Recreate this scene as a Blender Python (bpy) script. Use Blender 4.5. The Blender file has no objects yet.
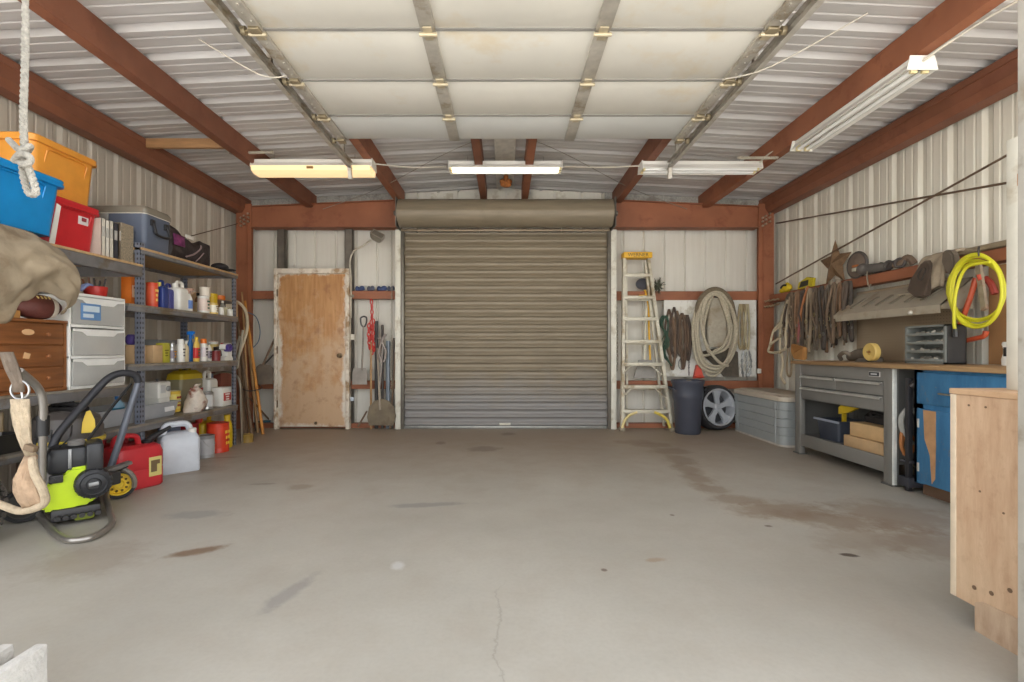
import bpy, bmesh, math, random
from mathutils import Vector, Matrix, Euler
R = random.Random(11)
SC = bpy.context.scene
COL = SC.collection
PI = math.pi
V = Vector
# ---- camera model: focal length and principal point in pixels of a 1024x682 frame
F, CX, CY, CH = 475.0, 505.0, 350.0, 1.0
def P(px, py, Y): return V(((px - CX) * Y / F, Y, CH - (py - CY) * Y / F))
def PX(px, py, X): return P(px, py, F * X / (px - CX))
def YX(px, X): return F * X / (px - CX)
def FL(px, py): return P(px, py, F * CH / (py - CY))

# ------------------------------------------------------------------ materials
def lin(c):
    out = []
    for v in c:
        v = v / 255.0
        out.append(v / 12.92 if v <= 0.04045 else ((v + 0.055) / 1.055) ** 2.4)
    return (*out, 1.0)
class NT:
    def __init__(s, m):
        s.t = m.node_tree; s.n = s.t.nodes; s.l = s.t.links
    def new(s, typ, **kw):
        n = s.n.new(typ)
        for k, v in kw.items():
            if k in n.inputs: n.inputs[k].default_value = v
            else: setattr(n, k, v)
        return n
    def link(s, a, b): s.l.new(a, b)
    def coord(s, scale=(1, 1, 1), kind='Object'):
        tc = s.n.new('ShaderNodeTexCoord'); mp = s.n.new('ShaderNodeMapping')
        mp.inputs['Scale'].default_value = scale
        s.link(tc.outputs[kind], mp.inputs['Vector']); return mp.outputs['Vector']
    def noise(s, vec, scale, detail=4, rough=.55):
        n = s.n.new('ShaderNodeTexNoise'); n.inputs['Scale'].default_value = scale
        n.inputs['Detail'].default_value = detail; n.inputs['Roughness'].default_value = rough
        s.link(vec, n.inputs['Vector']); return n.outputs['Fac']
    def ramp(s, fac, a, b, ca=(0, 0, 0, 1), cb=(1, 1, 1, 1)):
        r = s.n.new('ShaderNodeValToRGB'); e = r.color_ramp.elements
        e[0].position = a; e[1].position = b; e[0].color = ca; e[1].color = cb
        s.link(fac, r.inputs['Fac']); return r.outputs['Color']
    def mix(s, fac, a, b, mode='MIX'):
        m = s.n.new('ShaderNodeMix'); m.data_type = 'RGBA'; m.blend_type = mode
        for sock, v in ((m.inputs[0], fac), (m.inputs[6], a), (m.inputs[7], b)):
            if hasattr(v, 'links') or hasattr(v, 'is_linked'): s.link(v, sock)
            else: sock.default_value = v
        return m.outputs[2]
    def math(s, op, a, b=0.0, clamp=False):
        m = s.n.new('ShaderNodeMath'); m.operation = op; m.use_clamp = clamp
        for i, v in enumerate((a, b)):
            if hasattr(v, 'is_linked'): s.link(v, m.inputs[i])
            else: m.inputs[i].default_value = v
        return m.outputs[0]
def base_mat(name, rough=.6, metal=0.0):
    m = bpy.data.materials.new(name); m.use_nodes = True
    nt = NT(m); b = m.node_tree.nodes['Principled BSDF']
    b.inputs['Roughness'].default_value = rough; b.inputs['Metallic'].default_value = metal
    return m, nt, b
_mc = {}
def M(rgb, rough=.55, metal=0.0, var=.12, scale=14, bump=0.0, dirt=None, dirt_amt=.5, stretch=(1, 1, 1), alpha=None, dscale=5):
    """a paint / plastic / metal / wood tone with gentle procedural variation and optional worn patches"""
    key = (rgb, rough, metal, var, scale, bump, dirt, dirt_amt, stretch, alpha, dscale)
    if key in _mc: return _mc[key]
    m, nt, b = base_mat('surface_%d' % len(_mc), rough, metal)
    c = lin(rgb); vec = nt.coord(stretch)
    nz = nt.noise(vec, scale)
    lo = tuple(max(0, x * (1 - var)) for x in c[:3]) + (1,); hi = tuple(min(1, x * (1 + var)) for x in c[:3]) + (1,)
    colr = nt.ramp(nz, .3, .7, lo, hi)
    if dirt:
        d = nt.noise(vec, dscale, 6, .65)
        f = nt.ramp(d, .62 - dirt_amt * .25, .70 - dirt_amt * .15)
        colr = nt.mix(f, colr, lin(dirt))
    nt.link(colr, b.inputs['Base Color'])
    if bump:
        bp = nt.new('ShaderNodeBump'); bp.inputs['Strength'].default_value = bump; bp.inputs['Distance'].default_value = .01
        nt.link(nt.noise(vec, scale * 3, 5), bp.inputs['Height']); nt.link(bp.outputs['Normal'], b.inputs['Normal'])
    if alpha is not None:
        b.inputs['Alpha'].default_value = alpha
    _mc[key] = m; return m
def emit(rgb, strength, name='lamp_glow'):
    m, nt, b = base_mat(name, .4)
    b.inputs['Base Color'].default_value = lin(tuple(int(v * .8) for v in rgb))
    b.inputs['Emission Color'].default_value = lin(rgb); b.inputs['Emission Strength'].default_value = strength
    return m

# ------------------------------------------------------------------ mesh building
class MB:
    def __init__(s): s.bm = bmesh.new()
    def face(s, pts):
        return s.bm.faces.new([s.bm.verts.new(p) for p in pts])
    def box(s, c, d, rot=(0, 0, 0), bev=0.0, seg=2):
        r = bmesh.ops.create_cube(s.bm, size=1.0); vs = r['verts']
        Mx = Matrix.Translation(c) @ Euler(rot).to_matrix().to_4x4() @ Matrix.Diagonal((*d, 1))
        bmesh.ops.transform(s.bm, matrix=Mx, verts=vs)
        if bev:
            es = list({e for v in vs for e in v.link_edges})
            bmesh.ops.bevel(s.bm, geom=es, offset=min(bev, min(d) * .49), segments=seg, affect='EDGES', profile=.5)
        return s
    def bb(s, x0, x1, y0, y1, z0, z1, bev=0.0, seg=2):
        return s.box(((x0 + x1) / 2, (y0 + y1) / 2, (z0 + z1) / 2), (abs(x1 - x0), abs(y1 - y0), abs(z1 - z0)), bev=bev, seg=seg)
    def loft(s, rings, close=True, caps=True):
        vr = [[s.bm.verts.new(p) for p in r] for r in rings]; n = len(vr[0])
        for a, b in zip(vr, vr[1:]):
            for i in range(n if close else n - 1):
                j = (i + 1) % n
                try: s.bm.faces.new((a[i], a[j], b[j], b[i]))
                except ValueError: pass
        if caps and close:
            for r in (vr[0][::-1], vr[-1]):
                try: s.bm.faces.new(r)
                except ValueError: pass
        return s
    def tube(s, pts, r, seg=8, closed=False, caps=True, flat=1.0):
        pts = [V(p) for p in pts]; n = len(pts)
        rr = r if isinstance(r, (list, tuple)) else [r] * n
        rings = []; up = None
        for i, p in enumerate(pts):
            if closed: t = pts[(i + 1) % n] - pts[i - 1]
            else: t = pts[min(i + 1, n - 1)] - pts[max(i - 1, 0)]
            if t.length < 1e-9: t = V((0, 0, 1))
            t.normalize()
            if up is None:
                up = V((0, 0, 1)) if abs(t.z) < .9 else V((1, 0, 0))
            u = up - t * up.dot(t)
            if u.length < 1e-6: u = t.orthogonal()
            u.normalize(); w = t.cross(u); up = u
            rings.append([p + (u * math.cos(2 * PI * k / seg) * flat + w * math.sin(2 * PI * k / seg)) * rr[i] for k in range(seg)])
        if closed:
            rings.append(rings[0]); s_caps = False
            vr = [[s.bm.verts.new(q) for q in r_] for r_ in rings[:-1]]; vr.append(vr[0])
            best = min(range(seg), key=lambda k: sum((rings[-2][i] - rings[0][(i + k) % seg]).length for i in range(0, seg, 2)))
            for q, (a, b) in enumerate(zip(vr, vr[1:])):
                off = best if q == n - 1 else 0
                for i in range(seg):
                    j = (i + 1) % seg
                    try: s.bm.faces.new((a[i], a[j], b[(j + off) % seg], b[(i + off) % seg]))
                    except ValueError: pass
        else: s.loft(rings, True, caps)
        return s
    def cyl(s, p0, p1, r0, r1=None, seg=20):
        return s.tube([p0, p1], [r0, r0 if r1 is None else r1], seg)
    def lathe(s, prof, c=(0, 0, 0), seg=24, sx=1, sy=1, rot=None, caps=True):
        if prof[0] == prof[-1]: caps = False
        c = V(c); rings = []
        mr = Euler(rot).to_matrix() if rot else Matrix.Identity(3)
        for r, z in prof:
            r = max(r, 1e-4)
            rings.append([c + mr @ V((r * sx * math.cos(2 * PI * k / seg), r * sy * math.sin(2 * PI * k / seg), z)) for k in range(seg)])
        return s.loft(rings, True, caps)
    def rr(s, secs, seg=4, c=(0, 0, 0)):
        """loft of rounded rectangles: (z, width_x, depth_y, corner radius[, ox, oy])"""
        rings = []
        for q in secs:
            z, w, d, r = q[:4]; ox, oy = (q[4], q[5]) if len(q) > 4 else (0, 0)
            r = min(r, w * .499, d * .499); ring = []
            for k, (sx, sy) in enumerate(((1, 1), (-1, 1), (-1, -1), (1, -1))):
                for a in range(seg + 1):
                    an = k * PI / 2 + a / seg * PI / 2
                    ring.append(V((c[0] + ox + sx * (w / 2 - r) + r * math.cos(an), c[1] + oy + sy * (d / 2 - r) + r * math.sin(an), c[2] + z)))
            rings.append(ring)
        return s.loft(rings)
    def ball(s, c, r, u=16, v=10, rot=(0, 0, 0)):
        g = bmesh.ops.create_uvsphere(s.bm, u_segments=u, v_segments=v, radius=1)
        rad = r if isinstance(r, (tuple, list)) else (r, r, r)
        bmesh.ops.transform(s.bm, matrix=Matrix.Translation(c) @ Euler(rot).to_matrix().to_4x4() @ Matrix.Diagonal((*rad, 1)), verts=g['verts'])
        return s
    def poly(s, pts, ext):
        """extrude a polygon (3-D points) by a vector"""
        ext = V(ext); a = [s.bm.verts.new(p) for p in pts]; b = [s.bm.verts.new(V(p) + ext) for p in pts]; n = len(a)
        s.bm.faces.new(a[::-1]); s.bm.faces.new(b)
        for i in range(n):
            j = (i + 1) % n; s.bm.faces.new((a[i], a[j], b[j], b[i]))
        return s
    def grid(s, fn, nu, nv):
        g = [[s.bm.verts.new(fn(i / nu, j / nv)) for j in range(nv + 1)] for i in range(nu + 1)]
        for i in range(nu):
            for j in range(nv): s.bm.faces.new((g[i][j], g[i + 1][j], g[i + 1][j + 1], g[i][j + 1]))
        return s
    def ring(s, c, r, tr, n='z', seg=24, tseg=8, rx=None, ry=None, rot=None):
        rx = rx or r; ry = ry or r; c = V(c); pts = []
        for k in range(seg):
            a = 2 * PI * k / seg; x, y = rx * math.cos(a), ry * math.sin(a)
            q = {'z': V((x, y, 0)), 'x': V((0, x, y)), 'y': V((x, 0, y))}[n]
            if rot: q = Euler(rot).to_matrix() @ q
            pts.append(c + q)
        return s.tube(pts, tr, tseg, closed=True)
def curve(pts, n=8, closed=False):
    """Catmull-Rom points through the given points"""
    pts = [V(p) for p in pts]; out = []; m = len(pts)
    rng = range(m if closed else m - 1)
    for i in rng:
        if closed: p0, p1, p2, p3 = pts[i - 1], pts[i], pts[(i + 1) % m], pts[(i + 2) % m]
        else: p0, p1, p2, p3 = pts[max(i - 1, 0)], pts[i], pts[i + 1], pts[min(i + 2, m - 1)]
        for k in range(n):
            t = k / n
            out.append(.5 * (2 * p1 + (p2 - p0) * t + (2 * p0 - 5 * p1 + 4 * p2 - p3) * t * t + (3 * p1 - p0 - 3 * p2 + p3) * t ** 3))
    if not closed: out.append(pts[-1])
    return out

# ------------------------------------------------------------------ objects
def tagp(o, label=None, cat=None, group=None, kind=None):
    if label: o['label'] = label
    if cat: o['category'] = cat
    if group: o['group'] = group
    if kind: o['kind'] = kind
    return o
def E(name, label=None, cat=None, loc=(0, 0, 0), rz=0.0, group=None, kind=None):
    o = bpy.data.objects.new(name, None); COL.objects.link(o); o.empty_display_size = .05
    o.location = loc; o.rotation_euler = (0, 0, rz)
    return tagp(o, label, cat, group, kind)
def O(name, mb, mat, parent=None, label=None, cat=None, group=None, loc=(0, 0, 0), rz=0.0, solid=0.0, kind=None, flat=False, sub=0):
    bm = mb.bm if isinstance(mb, MB) else mb
    bmesh.ops.recalc_face_normals(bm, faces=bm.faces[:])
    me = bpy.data.meshes.new(name); bm.to_mesh(me); bm.free()
    me.materials.append(mat)
    if not flat:
        me.shade_smooth(); me.set_sharp_from_angle(angle=.62)
    o = bpy.data.objects.new(name, me); COL.objects.link(o)
    o.location = loc; o.rotation_euler = (0, 0, rz)
    if parent: o.parent = parent
    if solid:
        md = o.modifiers.new('thickness', 'SOLIDIFY'); md.thickness = solid; md.offset = 0
    if sub:
        md = o.modifiers.new('smooth', 'SUBSURF'); md.levels = sub; md.render_levels = sub
    return tagp(o, label, cat, group, kind)
def text(name, body, size, mat, parent, mw, depth=.0006):
    cu = bpy.data.curves.new(name, 'FONT'); cu.body = body; cu.size = size; cu.align_x = 'CENTER'; cu.align_y = 'CENTER'; cu.extrude = depth
    t = bpy.data.objects.new(name, cu); COL.objects.link(t); bpy.context.view_layer.update()
    me = bpy.data.meshes.new_from_object(t.evaluated_get(bpy.context.evaluated_depsgraph_get()))
    bpy.data.objects.remove(t); me.transform(mw); me.materials.clear(); me.materials.append(mat)
    o = bpy.data.objects.new(name, me); COL.objects.link(o)
    if parent: o.parent = parent
    return o
def dup(root, loc, rz=None, label=None, group=None):
    def rec(o, par):
        c = o.copy(); COL.objects.link(c); c.parent = par
        for ch in list(o.children): rec(ch, c)
        return c
    c = rec(root, None); c.location = loc
    if rz is not None: c.rotation_euler = (0, 0, rz)
    if label: c['label'] = label
    if group: c['group'] = group
    return c
def finalize():
    """put the origin of every thing built in world coordinates at the centre of its base"""
    bpy.context.view_layer.update()
    for o in list(COL.objects):
        if o.get('kind') == 'structure' or o.parent or o.type not in ('MESH', 'EMPTY') or o.location.length > 1e-6 or o.rotation_euler.z: continue
        ms = [o] if o.type == 'MESH' else []
        st = list(o.children)
        while st:
            q = st.pop(); st += list(q.children)
            if q.type == 'MESH': ms.append(q)
        if not ms: continue
        pts = [v.co for q in ms for v in q.data.vertices]
        lo = V([min(p[i] for p in pts) for i in range(3)]); hi = V([max(p[i] for p in pts) for i in range(3)])
        off = V(((lo.x + hi.x) / 2, (lo.y + hi.y) / 2, lo.z))
        seen = set()
        for q in ms:
            if q.data.name in seen: continue
            seen.add(q.data.name); q.data.transform(Matrix.Translation(-off))
        o.location = off
# ================================================================== THE BUILDING
YB, YE = 6.26, 1.42            # back sheet, open front edge
XW = 3.5
def zr(x): return 3.13 - .05 * abs(x)
RED = M((152, 94, 64), .6, 0, .16, 3, .1, dirt=(134, 78, 52), dirt_amt=.3)
RED_D = M((132, 82, 58), .6, 0, .16, 3, .1, dirt=(122, 72, 50), dirt_amt=.3)

def sheet_mat(name, base, dark, stretch, rough=.5, amt=.6, metal=0.0):
    m, nt, b = base_mat(name, rough, metal)
    v = nt.coord(stretch); v2 = nt.coord((1, 1, 1))
    n1 = nt.noise(v, 3.0, 6, .65); n2 = nt.noise(v2, 1.3, 3)
    f = nt.math('MULTIPLY', nt.ramp(n1, .38, .72), amt)
    c = nt.mix(f, lin(base), lin(dark))
    c = nt.mix(nt.math('MULTIPLY', nt.ramp(n2, .35, .75), .25), c, lin(dark))
    nt.link(c, b.inputs['Base Color']); return m
M_SIDE = sheet_mat('shaded_stained_sheet', (206, 197, 182), (164, 151, 132), (6, 6, .5), .5, .4)  # left wall: streaky stains, with its weaker light painted in as a darker tone
M_SIDE2 = sheet_mat('lit_wall_sheet', (230, 224, 208), (192, 182, 162), (5, 5, .5), .5, .35)  # same sheet on the right wall, its stronger light painted in as a paler tone
M_BACK = sheet_mat('cream_wall_sheet', (224, 219, 207), (204, 196, 180), (5, 5, .4), .5, .45)
M_ROOF = sheet_mat('galvanised_roof_sheet', (208, 204, 199), (172, 166, 159), (.5, 5, 5), .5, .45, .1)

def corr(l0, l1, pitch=.27, depth=.034, wide=.085, flat=.03, off=0.0, minor=True):
    """R-panel profile seen from inside: (position, outward depth)"""
    out = [(l0, 0.0)]; k = l0 + off
    while k < l1 - pitch * .2:
        a, b = k + pitch * .5 - wide / 2, k + pitch * .5 + wide / 2
        s = (wide - flat) / 2
        for m in (-.26, .26):
            pass
        m1 = k + pitch * .16; m2 = k + pitch * .84
        out += [(m1 - .012, 0), (m1 - .004, .005), (m1 + .004, .005), (m1 + .012, 0)] if minor and m1 - .012 > l0 else []
        if b < l1 and a > l0: out += [(a, 0), (a + s, depth), (b - s, depth), (b, 0)]
        if minor and m2 + .012 < l1: out += [(m2 - .012, 0), (m2 - .004, .005), (m2 + .004, .005), (m2 + .012, 0)]
        k += pitch
    out.append((l1, 0)); return sorted(out)

# floor with the stains the photograph shows (their own shapes, in floor coordinates)
def floor_material():
    m, nt, b = base_mat('worn_concrete', .62)
    vec = nt.coord((1, 1, 1)); big = nt.noise(vec, .8, 5, .6); mid = nt.noise(vec, 4, 6, .65); fine = nt.noise(vec, 55, 3)
    c = nt.ramp(big, .3, .72, lin((168, 163, 151)), lin((187, 182, 170)))
    c = nt.mix(nt.math('MULTIPLY', nt.ramp(mid, .45, .75), .30), c, lin((158, 144, 127)))
    c = nt.mix(nt.math('MULTIPLY', nt.ramp(fine, .4, .8), .18), c, lin((150, 140, 128)))
    sep = nt.new('ShaderNodeSeparateXYZ'); nt.link(vec, sep.inputs[0])
    wob = nt.noise(vec, 7, 5, .7)
    # browner towards the back: the weaker light there is put into the colour
    edge = nt.ramp(nt.math('ADD', nt.math('MULTIPLY', nt.math('SUBTRACT', sep.outputs[1], 3.4), .36), nt.math('MULTIPLY', mid, .5)), .25, .95)
    c = nt.mix(nt.math('MULTIPLY', edge, .7), c, lin((152, 130, 107)))
    def stain(px, py, rx, ry, ang, col, amt, soft=.5):
        nonlocal c
        p = FL(px, py); ca, sa = math.cos(ang), math.sin(ang)
        dx = nt.math('SUBTRACT', sep.outputs[0], p.x); dy = nt.math('SUBTRACT', sep.outputs[1], p.y)
        u = nt.math('DIVIDE', nt.math('ADD', nt.math('MULTIPLY', dx, ca), nt.math('MULTIPLY', dy, sa)), rx)
        v = nt.math('DIVIDE', nt.math('SUBTRACT', nt.math('MULTIPLY', dy, ca), nt.math('MULTIPLY', dx, sa)), ry)
        d = nt.math('SQRT', nt.math('ADD', nt.math('MULTIPLY', u, u), nt.math('MULTIPLY', v, v)))
        d = nt.math('ADD', d, nt.math('MULTIPLY', nt.math('SUBTRACT', wob, .5), 1.6))
        f = nt.math('MULTIPLY', nt.ramp(d, soft, 1.0, (1, 1, 1, 1), (0, 0, 0, 1)), amt)
        c = nt.mix(f, c, lin(col))
    MUD = (134, 112, 90); OIL = (128, 124, 122); DK = (92, 72, 56)
    stain(198, 551, .16, .05, .5, (120, 92, 66), .8)
    stain(290, 592, .05, .22, -.25, OIL, .5); stain(425, 505, .33, .05, .12, OIL, .55); stain(195, 515, .2, .1, 0, OIL, .45)
    stain(300, 487, .1, .1, 0, MUD, .5); stain(262, 484, .12, .03, .1, DK, .35)
    stain(485, 449, .2, .16, .3, DK, .45); stain(440, 443, .07, .1, .1, DK, .45); stain(508, 434, .1, .12, 0, DK, .5)
    for q in ((636, 442, .3, .16), (655, 445, .26, .16), (670, 451, .22, .2), (680, 460, .17, .24), (688, 469, .15, .22), (698, 479, .14, .2), (712, 489, .16, .16), (738, 500, .22, .14)): stain(q[0], q[1], q[2], q[3], 0, MUD, .55)
    stain(780, 510, .4, .2, .1, MUD, .6); stain(835, 520, .42, .18, -.3, MUD, .6); stain(895, 515, .4, .36, 0, MUD, .55); stain(940, 545, .36, .26, .2, MUD, .5); stain(870, 540, .4, .2, .2, MUD, .35)
    stain(848, 555, .05, .026, -.25, (70, 54, 44), .9, .7); stain(768, 526, .025, .02, 0, DK, .8); stain(655, 560, .06, .03, .2, (150, 118, 80), .5)
    stain(604, 570, .016, .016, 0, DK, .8); stain(672, 515, .02, .02, 0, DK, .7); stain(398, 566, .04, .05, .3, (206, 206, 202), .7)
    stain(215, 458, .3, .03, .25, (120, 100, 80), .5); stain(185, 470, .35, .22, 0, MUD, .45); stain(90, 560, .3, .25, 0, MUD, .35)
    # one hairline crack
    cr = nt.math('ABSOLUTE', nt.math('ADD', nt.math('ADD', sep.outputs[0], .02), nt.math('MULTIPLY', nt.math('SUBTRACT', mid, .5), .18)))
    crm = nt.ramp(cr, .0015, .005, (1, 1, 1, 1), (0, 0, 0, 1))
    lim = nt.ramp(nt.math('MULTIPLY', sep.outputs[1], .2), .38, .42, (1, 1, 1, 1), (0, 0, 0, 1))
    c = nt.mix(nt.math('MULTIPLY', nt.math('MULTIPLY', crm, lim), .35), c, lin((120, 110, 100)))
    nt.link(c, b.inputs['Base Color'])
    bp = nt.new('ShaderNodeBump'); bp.inputs['Strength'].default_value = .12; bp.inputs['Distance'].default_value = .006
    nt.link(mid, bp.inputs['Height']); nt.link(bp.outputs['Normal'], b.inputs['Normal'])
    b.inputs['Roughness'].default_value = .5
    return m
fl = O('floor', MB().bb(-3.56, 3.56, YE - .05, YB + .05, -.12, 0), floor_material(), kind='structure', flat=True)
M_GND = M((212, 211, 208), .8, 0, .1, 2)
O('ground', MB().bb(-30, 30, -40, YE - .05, -.2, -.02), M_GND, kind='structure', flat=True)

# walls (profiled sheets with their real rib depth)
def wall_sheet(name, segs, mat):
    mb = MB()
    for prof, fn, z0, z1 in segs:
        lo = [fn(u, d, z0(u) if callable(z0) else z0) for u, d in prof]; hi = [fn(u, d, z1(u) if callable(z1) else z1) for u, d in prof]
        mb.loft([lo, hi], close=False, caps=False)
    return O(name, mb, mat, kind='structure', flat=True)
bk = lambda u, d, z: (u, YB + d, z)
prof = corr(-3.53, 3.53, off=.09, wide=.036, flat=.012, depth=.022, minor=False)
def sub(p, a, b): return [q for q in p if a <= q[0] <= b]
wall_sheet('wall_back', [(prof, bk, 0, lambda u: zr(u) + .04)], M_BACK)
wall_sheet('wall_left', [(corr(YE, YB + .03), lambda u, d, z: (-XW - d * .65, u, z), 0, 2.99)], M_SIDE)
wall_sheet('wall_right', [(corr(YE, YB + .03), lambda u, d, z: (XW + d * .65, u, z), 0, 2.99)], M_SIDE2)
mb = MB()
pr = corr(YE - .05, YB + .08, pitch=.29, depth=.034, wide=.085, flat=.03)
for s in (-1, 1):
    mb.loft([[V((s * 3.6, u, zr(3.6) + d)) for u, d in pr], [V((0, u, zr(0) + d)) for u, d in pr]], close=False, caps=False)
O('ceiling', mb, M_ROOF, kind='structure', flat=True)

def cbeam(name, y0, y1, x, zt, h, w, lab, dirx, lip=.018, mat=RED, flange_top=True):
    """cold-formed C member running along Y: web at x, flanges reaching out towards dirx"""
    t = .004; mb = MB()
    mb.bb(x - t / 2, x + t / 2, y0, y1, zt - h, zt)
    for z in (zt - t, zt - h):
        mb.bb(x, x + dirx * w, y0, y1, z, z + t)
    mb.bb(x + dirx * w - t / 2, x + dirx * w + t / 2, y0, y1, zt - h, zt - h + lip)
    mb.bb(x + dirx * w - t / 2, x + dirx * w + t / 2, y0, y1, zt - lip, zt)
    return O(name, mb, mat, label=lab, kind='structure')
YP0, YP1 = YE - .03, 6.2
for i, (x, d) in enumerate(((-2.455, -1), (-1.31, -1), (-.235, -1), (.215, 1), (1.40, 1), (2.52, 1))):
    cbeam('roof_beam', YP0, YP1, x, zr(x) - .004, .185, .078, 'red primed steel purlin under the roof sheet', d, mat=RED if i % 2 else RED_D)
for s in (-1, 1):
    mb = MB(); zt, zb = 2.945, 2.75; x = s * 3.31
    mb.bb(x - .003, x + .003, YP0, YP1, zb + .05, zt)
    mb.bb(x, s * 3.44, YP0, YP1, zt - .004, zt)
    mb.poly([(x, YP0, zb + .05), (x + s * .03, YP0, zb), (x + s * .036, YP0, zb), (x + s * .006, YP0, zb + .05)], (0, YP1 - YP0, 0))
    mb.bb(x + s * .03, s * 3.46, YP0, YP1, zb - .004, zb + .002)
    mb.bb(x - s * .012, x, YP0, YP1, zt - .055, zt - .045)
    O('eave_beam', mb, RED_D, label='red steel eave strut along the top of the side wall', kind='structure')
# corner columns, header rafters, girts
for s in (-1, 1):
    mb = MB(); xa, xb = s * 3.225, s * 3.42
    mb.bb(xa, xb, 6.04, 6.05, 0, 2.86); mb.bb(s * 3.30, xb, 6.215, 6.225, 0, 2.86); mb.bb(s * 3.32 - .004, s * 3.32 + .004, 6.05, 6.215, 0, 2.86)
    mb.bb(s * 3.28 - .004, s * 3.28 + .004, 6.025, 6.04, 0, 2.7)
    c = O('steel_column', mb, RED, label='red steel corner column', kind='structure')
    mb = MB()
    for dx in (-.04, .0, .05):
        for dz in (0, .055, .1):
            mb.cyl((s * 3.31 + dx, 6.04, 2.60 + dz + dx * .6), (s * 3.31 + dx, 6.015, 2.60 + dz + dx * .6), .014, seg=6)
    O('bolt', mb, M((176, 160, 140), .4, .6), c)
    # tapered rafter over the bay
    x0, x1 = s * 3.23, s * 1.38
    z0, z1, zb = 2.83, 2.91, 2.555
    mb = MB(); mb.poly([(x0, 6.06, zb), (x1, 6.06, zb), (x1, 6.06, z1), (x0, 6.06, z0)], (0, .012, 0))
    mb.poly([(x0, 6.0, zb), (x1, 6.0, zb), (x1, 6.0, zb + .01), (x0, 6.0, zb + .01)], (0, .17, 0))
    mb.poly([(x0, 6.02, z0 - .01), (x1, 6.02, z1 - .01), (x1, 6.02, z1), (x0, 6.02, z0)], (0, .15, 0))
    O('rafter_beam', mb, RED, label='red steel rafter across the back wall', kind='structure')
    # grey closure strip between rafter and roof
    mb = MB(); mb.poly([(s * 3.42, 6.19, 2.80), (s * 1.3, 6.19, 2.88), (s * 1.3, 6.19, zr(1.3) - .01), (s * 3.42, 6.19, zr(3.42) - .01)], (0, .01, 0))
    O('trim_%d' % (1 if s < 0 else 2), mb, M((176, 174, 166), .4, .2, .25, 60, dirt=(140, 136, 128)), kind='structure')
def girt(name, lab, a, b, z, h=.105, d=.07, mat=RED):
    mb = MB(); t = .005
    (x0, y0), (x1, y1) = a, b
    if abs(y0 - y1) < .01:
        mb.bb(x0, x1, y0, y0 + t, z, z + h); mb.bb(x0, x1, y0, y0 + d, z, z + t); mb.bb(x0, x1, y0, y0 + d, z + h - t, z + h)
    else:
        s = 1 if x0 > 0 else -1
        mb.bb(x0, x0 + s * t, y0, y1, z, z + h); mb.bb(x0, x0 + s * d, y0, y1, z, z + t); mb.bb(x0, x0 + s * d, y0, y1, z + h - t, z + h)
    return O(name, mb, mat, label=lab, kind='structure')
YG = 6.1
girt('trim_3', 'red upper girt left of the roller door', (-3.3, YG), (-1.39, YG), 1.655)
girt('trim_4', 'red upper girt right of the roller door', (1.42, YG), (3.3, YG), 1.64, .115)
girt('trim_5', 'red lower girt left of the roller door', (-3.3, YG), (-1.39, YG), .50)
girt('trim_6', 'red lower girt right of the roller door', (1.42, YG), (3.3, YG), .50)
girt('trim_7', 'red girt along the right wall', (3.36, 1.5), (3.36, 6.15), 1.60, .095, .09)
O('baseboard_left', MB().bb(-3.3, -1.4, 6.1, 6.2, 0, .055), RED, kind='structure')
O('baseboard_right', MB().bb(1.42, 3.3, 6.1, 6.2, 0, .055), RED, kind='structure')
# upright channels beside the walk door
M_DKS = M((112, 104, 94), .5, .4, .2, 8)
for px in (281.0, 348.5):
    x = P(px, 0, 6.12).x
    mb = MB(); mb.bb(x - .05, x + .05, 6.12, 6.13, 0, 2.56); mb.bb(x - .05, x - .044, 6.12, 6.2, 0, 2.56); mb.bb(x + .044, x + .05, 6.12, 6.2, 0, 2.56)
    O('door_jamb', mb, M_DKS, label='grey steel upright beside the walk door', kind='structure')

# ---------------------------------------------------------------- roller door
def curtain_mat():
    m, nt, b = base_mat('roller_curtain', .5, .12)
    v = nt.coord((1, 1, 1)); n = nt.noise(nt.coord((.6, 1, 6)), 4, 6, .65); sep = nt.new('ShaderNodeSeparateXYZ'); nt.link(v, sep.inputs[0])
    c = nt.ramp(n, .3, .75, lin((126, 114, 94)), lin((146, 133, 112)))
    d = nt.ramp(nt.noise(v, 2.2, 6, .7), .58, .74); c = nt.mix(nt.math('MULTIPLY', d, .5), c, lin((112, 99, 80)))
    w = nt.ramp(nt.noise(nt.coord((1, 1, 8)), 6, 5, .8), .70, .74); c = nt.mix(nt.math('MULTIPLY', w, .4), c, lin((180, 168, 146)))
    # cool sky light on the lowest slats, painted into the colour
    low = nt.ramp(nt.math('ADD', sep.outputs[2], nt.math('MULTIPLY', nt.noise(v, 3, 4), .5)), .55, 1.25, (1, 1, 1, 1), (0, 0, 0, 1))
    c = nt.mix(nt.math('MULTIPLY', low, .6), c, lin((140, 141, 145)))
    nt.link(c, b.inputs['Base Color']); return m
M_CUR = curtain_mat(); M_CREAM = M((222, 217, 202), .5, 0, .06, 6, dirt=(190, 180, 160), dirt_amt=.4)
d1 = E('door_1', 'grey steel roller door closed in the back wall', kind='structure')
mb = MB(); zs = []; pitch = .099; z = .03
while z < 2.5:
    for t, d in ((0, 0), (.10, .014), (.22, .022), (.36, .020), (.52, .006), (.62, -.002), (.78, -.004), (.92, -.002)):
        zs.append((z + t * pitch, 6.06 - d))
    z += pitch
mb.loft([[V((-1.305, y, z_)), V((1.325, y, z_))] for z_, y in zs], close=False, caps=False)
O('curtain', mb, M_CUR, d1)
mb = MB(); mb.bb(-1.305, 1.325, 6.03, 6.07, 0, .035, .004); O('bottom_bar', mb, M((150, 148, 142), .4, .5), d1)
mb = MB(); mb.bb(-.07, .07, 6.022, 6.03, .045, .075, .002); O('pull_plate', mb, M((212, 206, 190), .5), d1)
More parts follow.
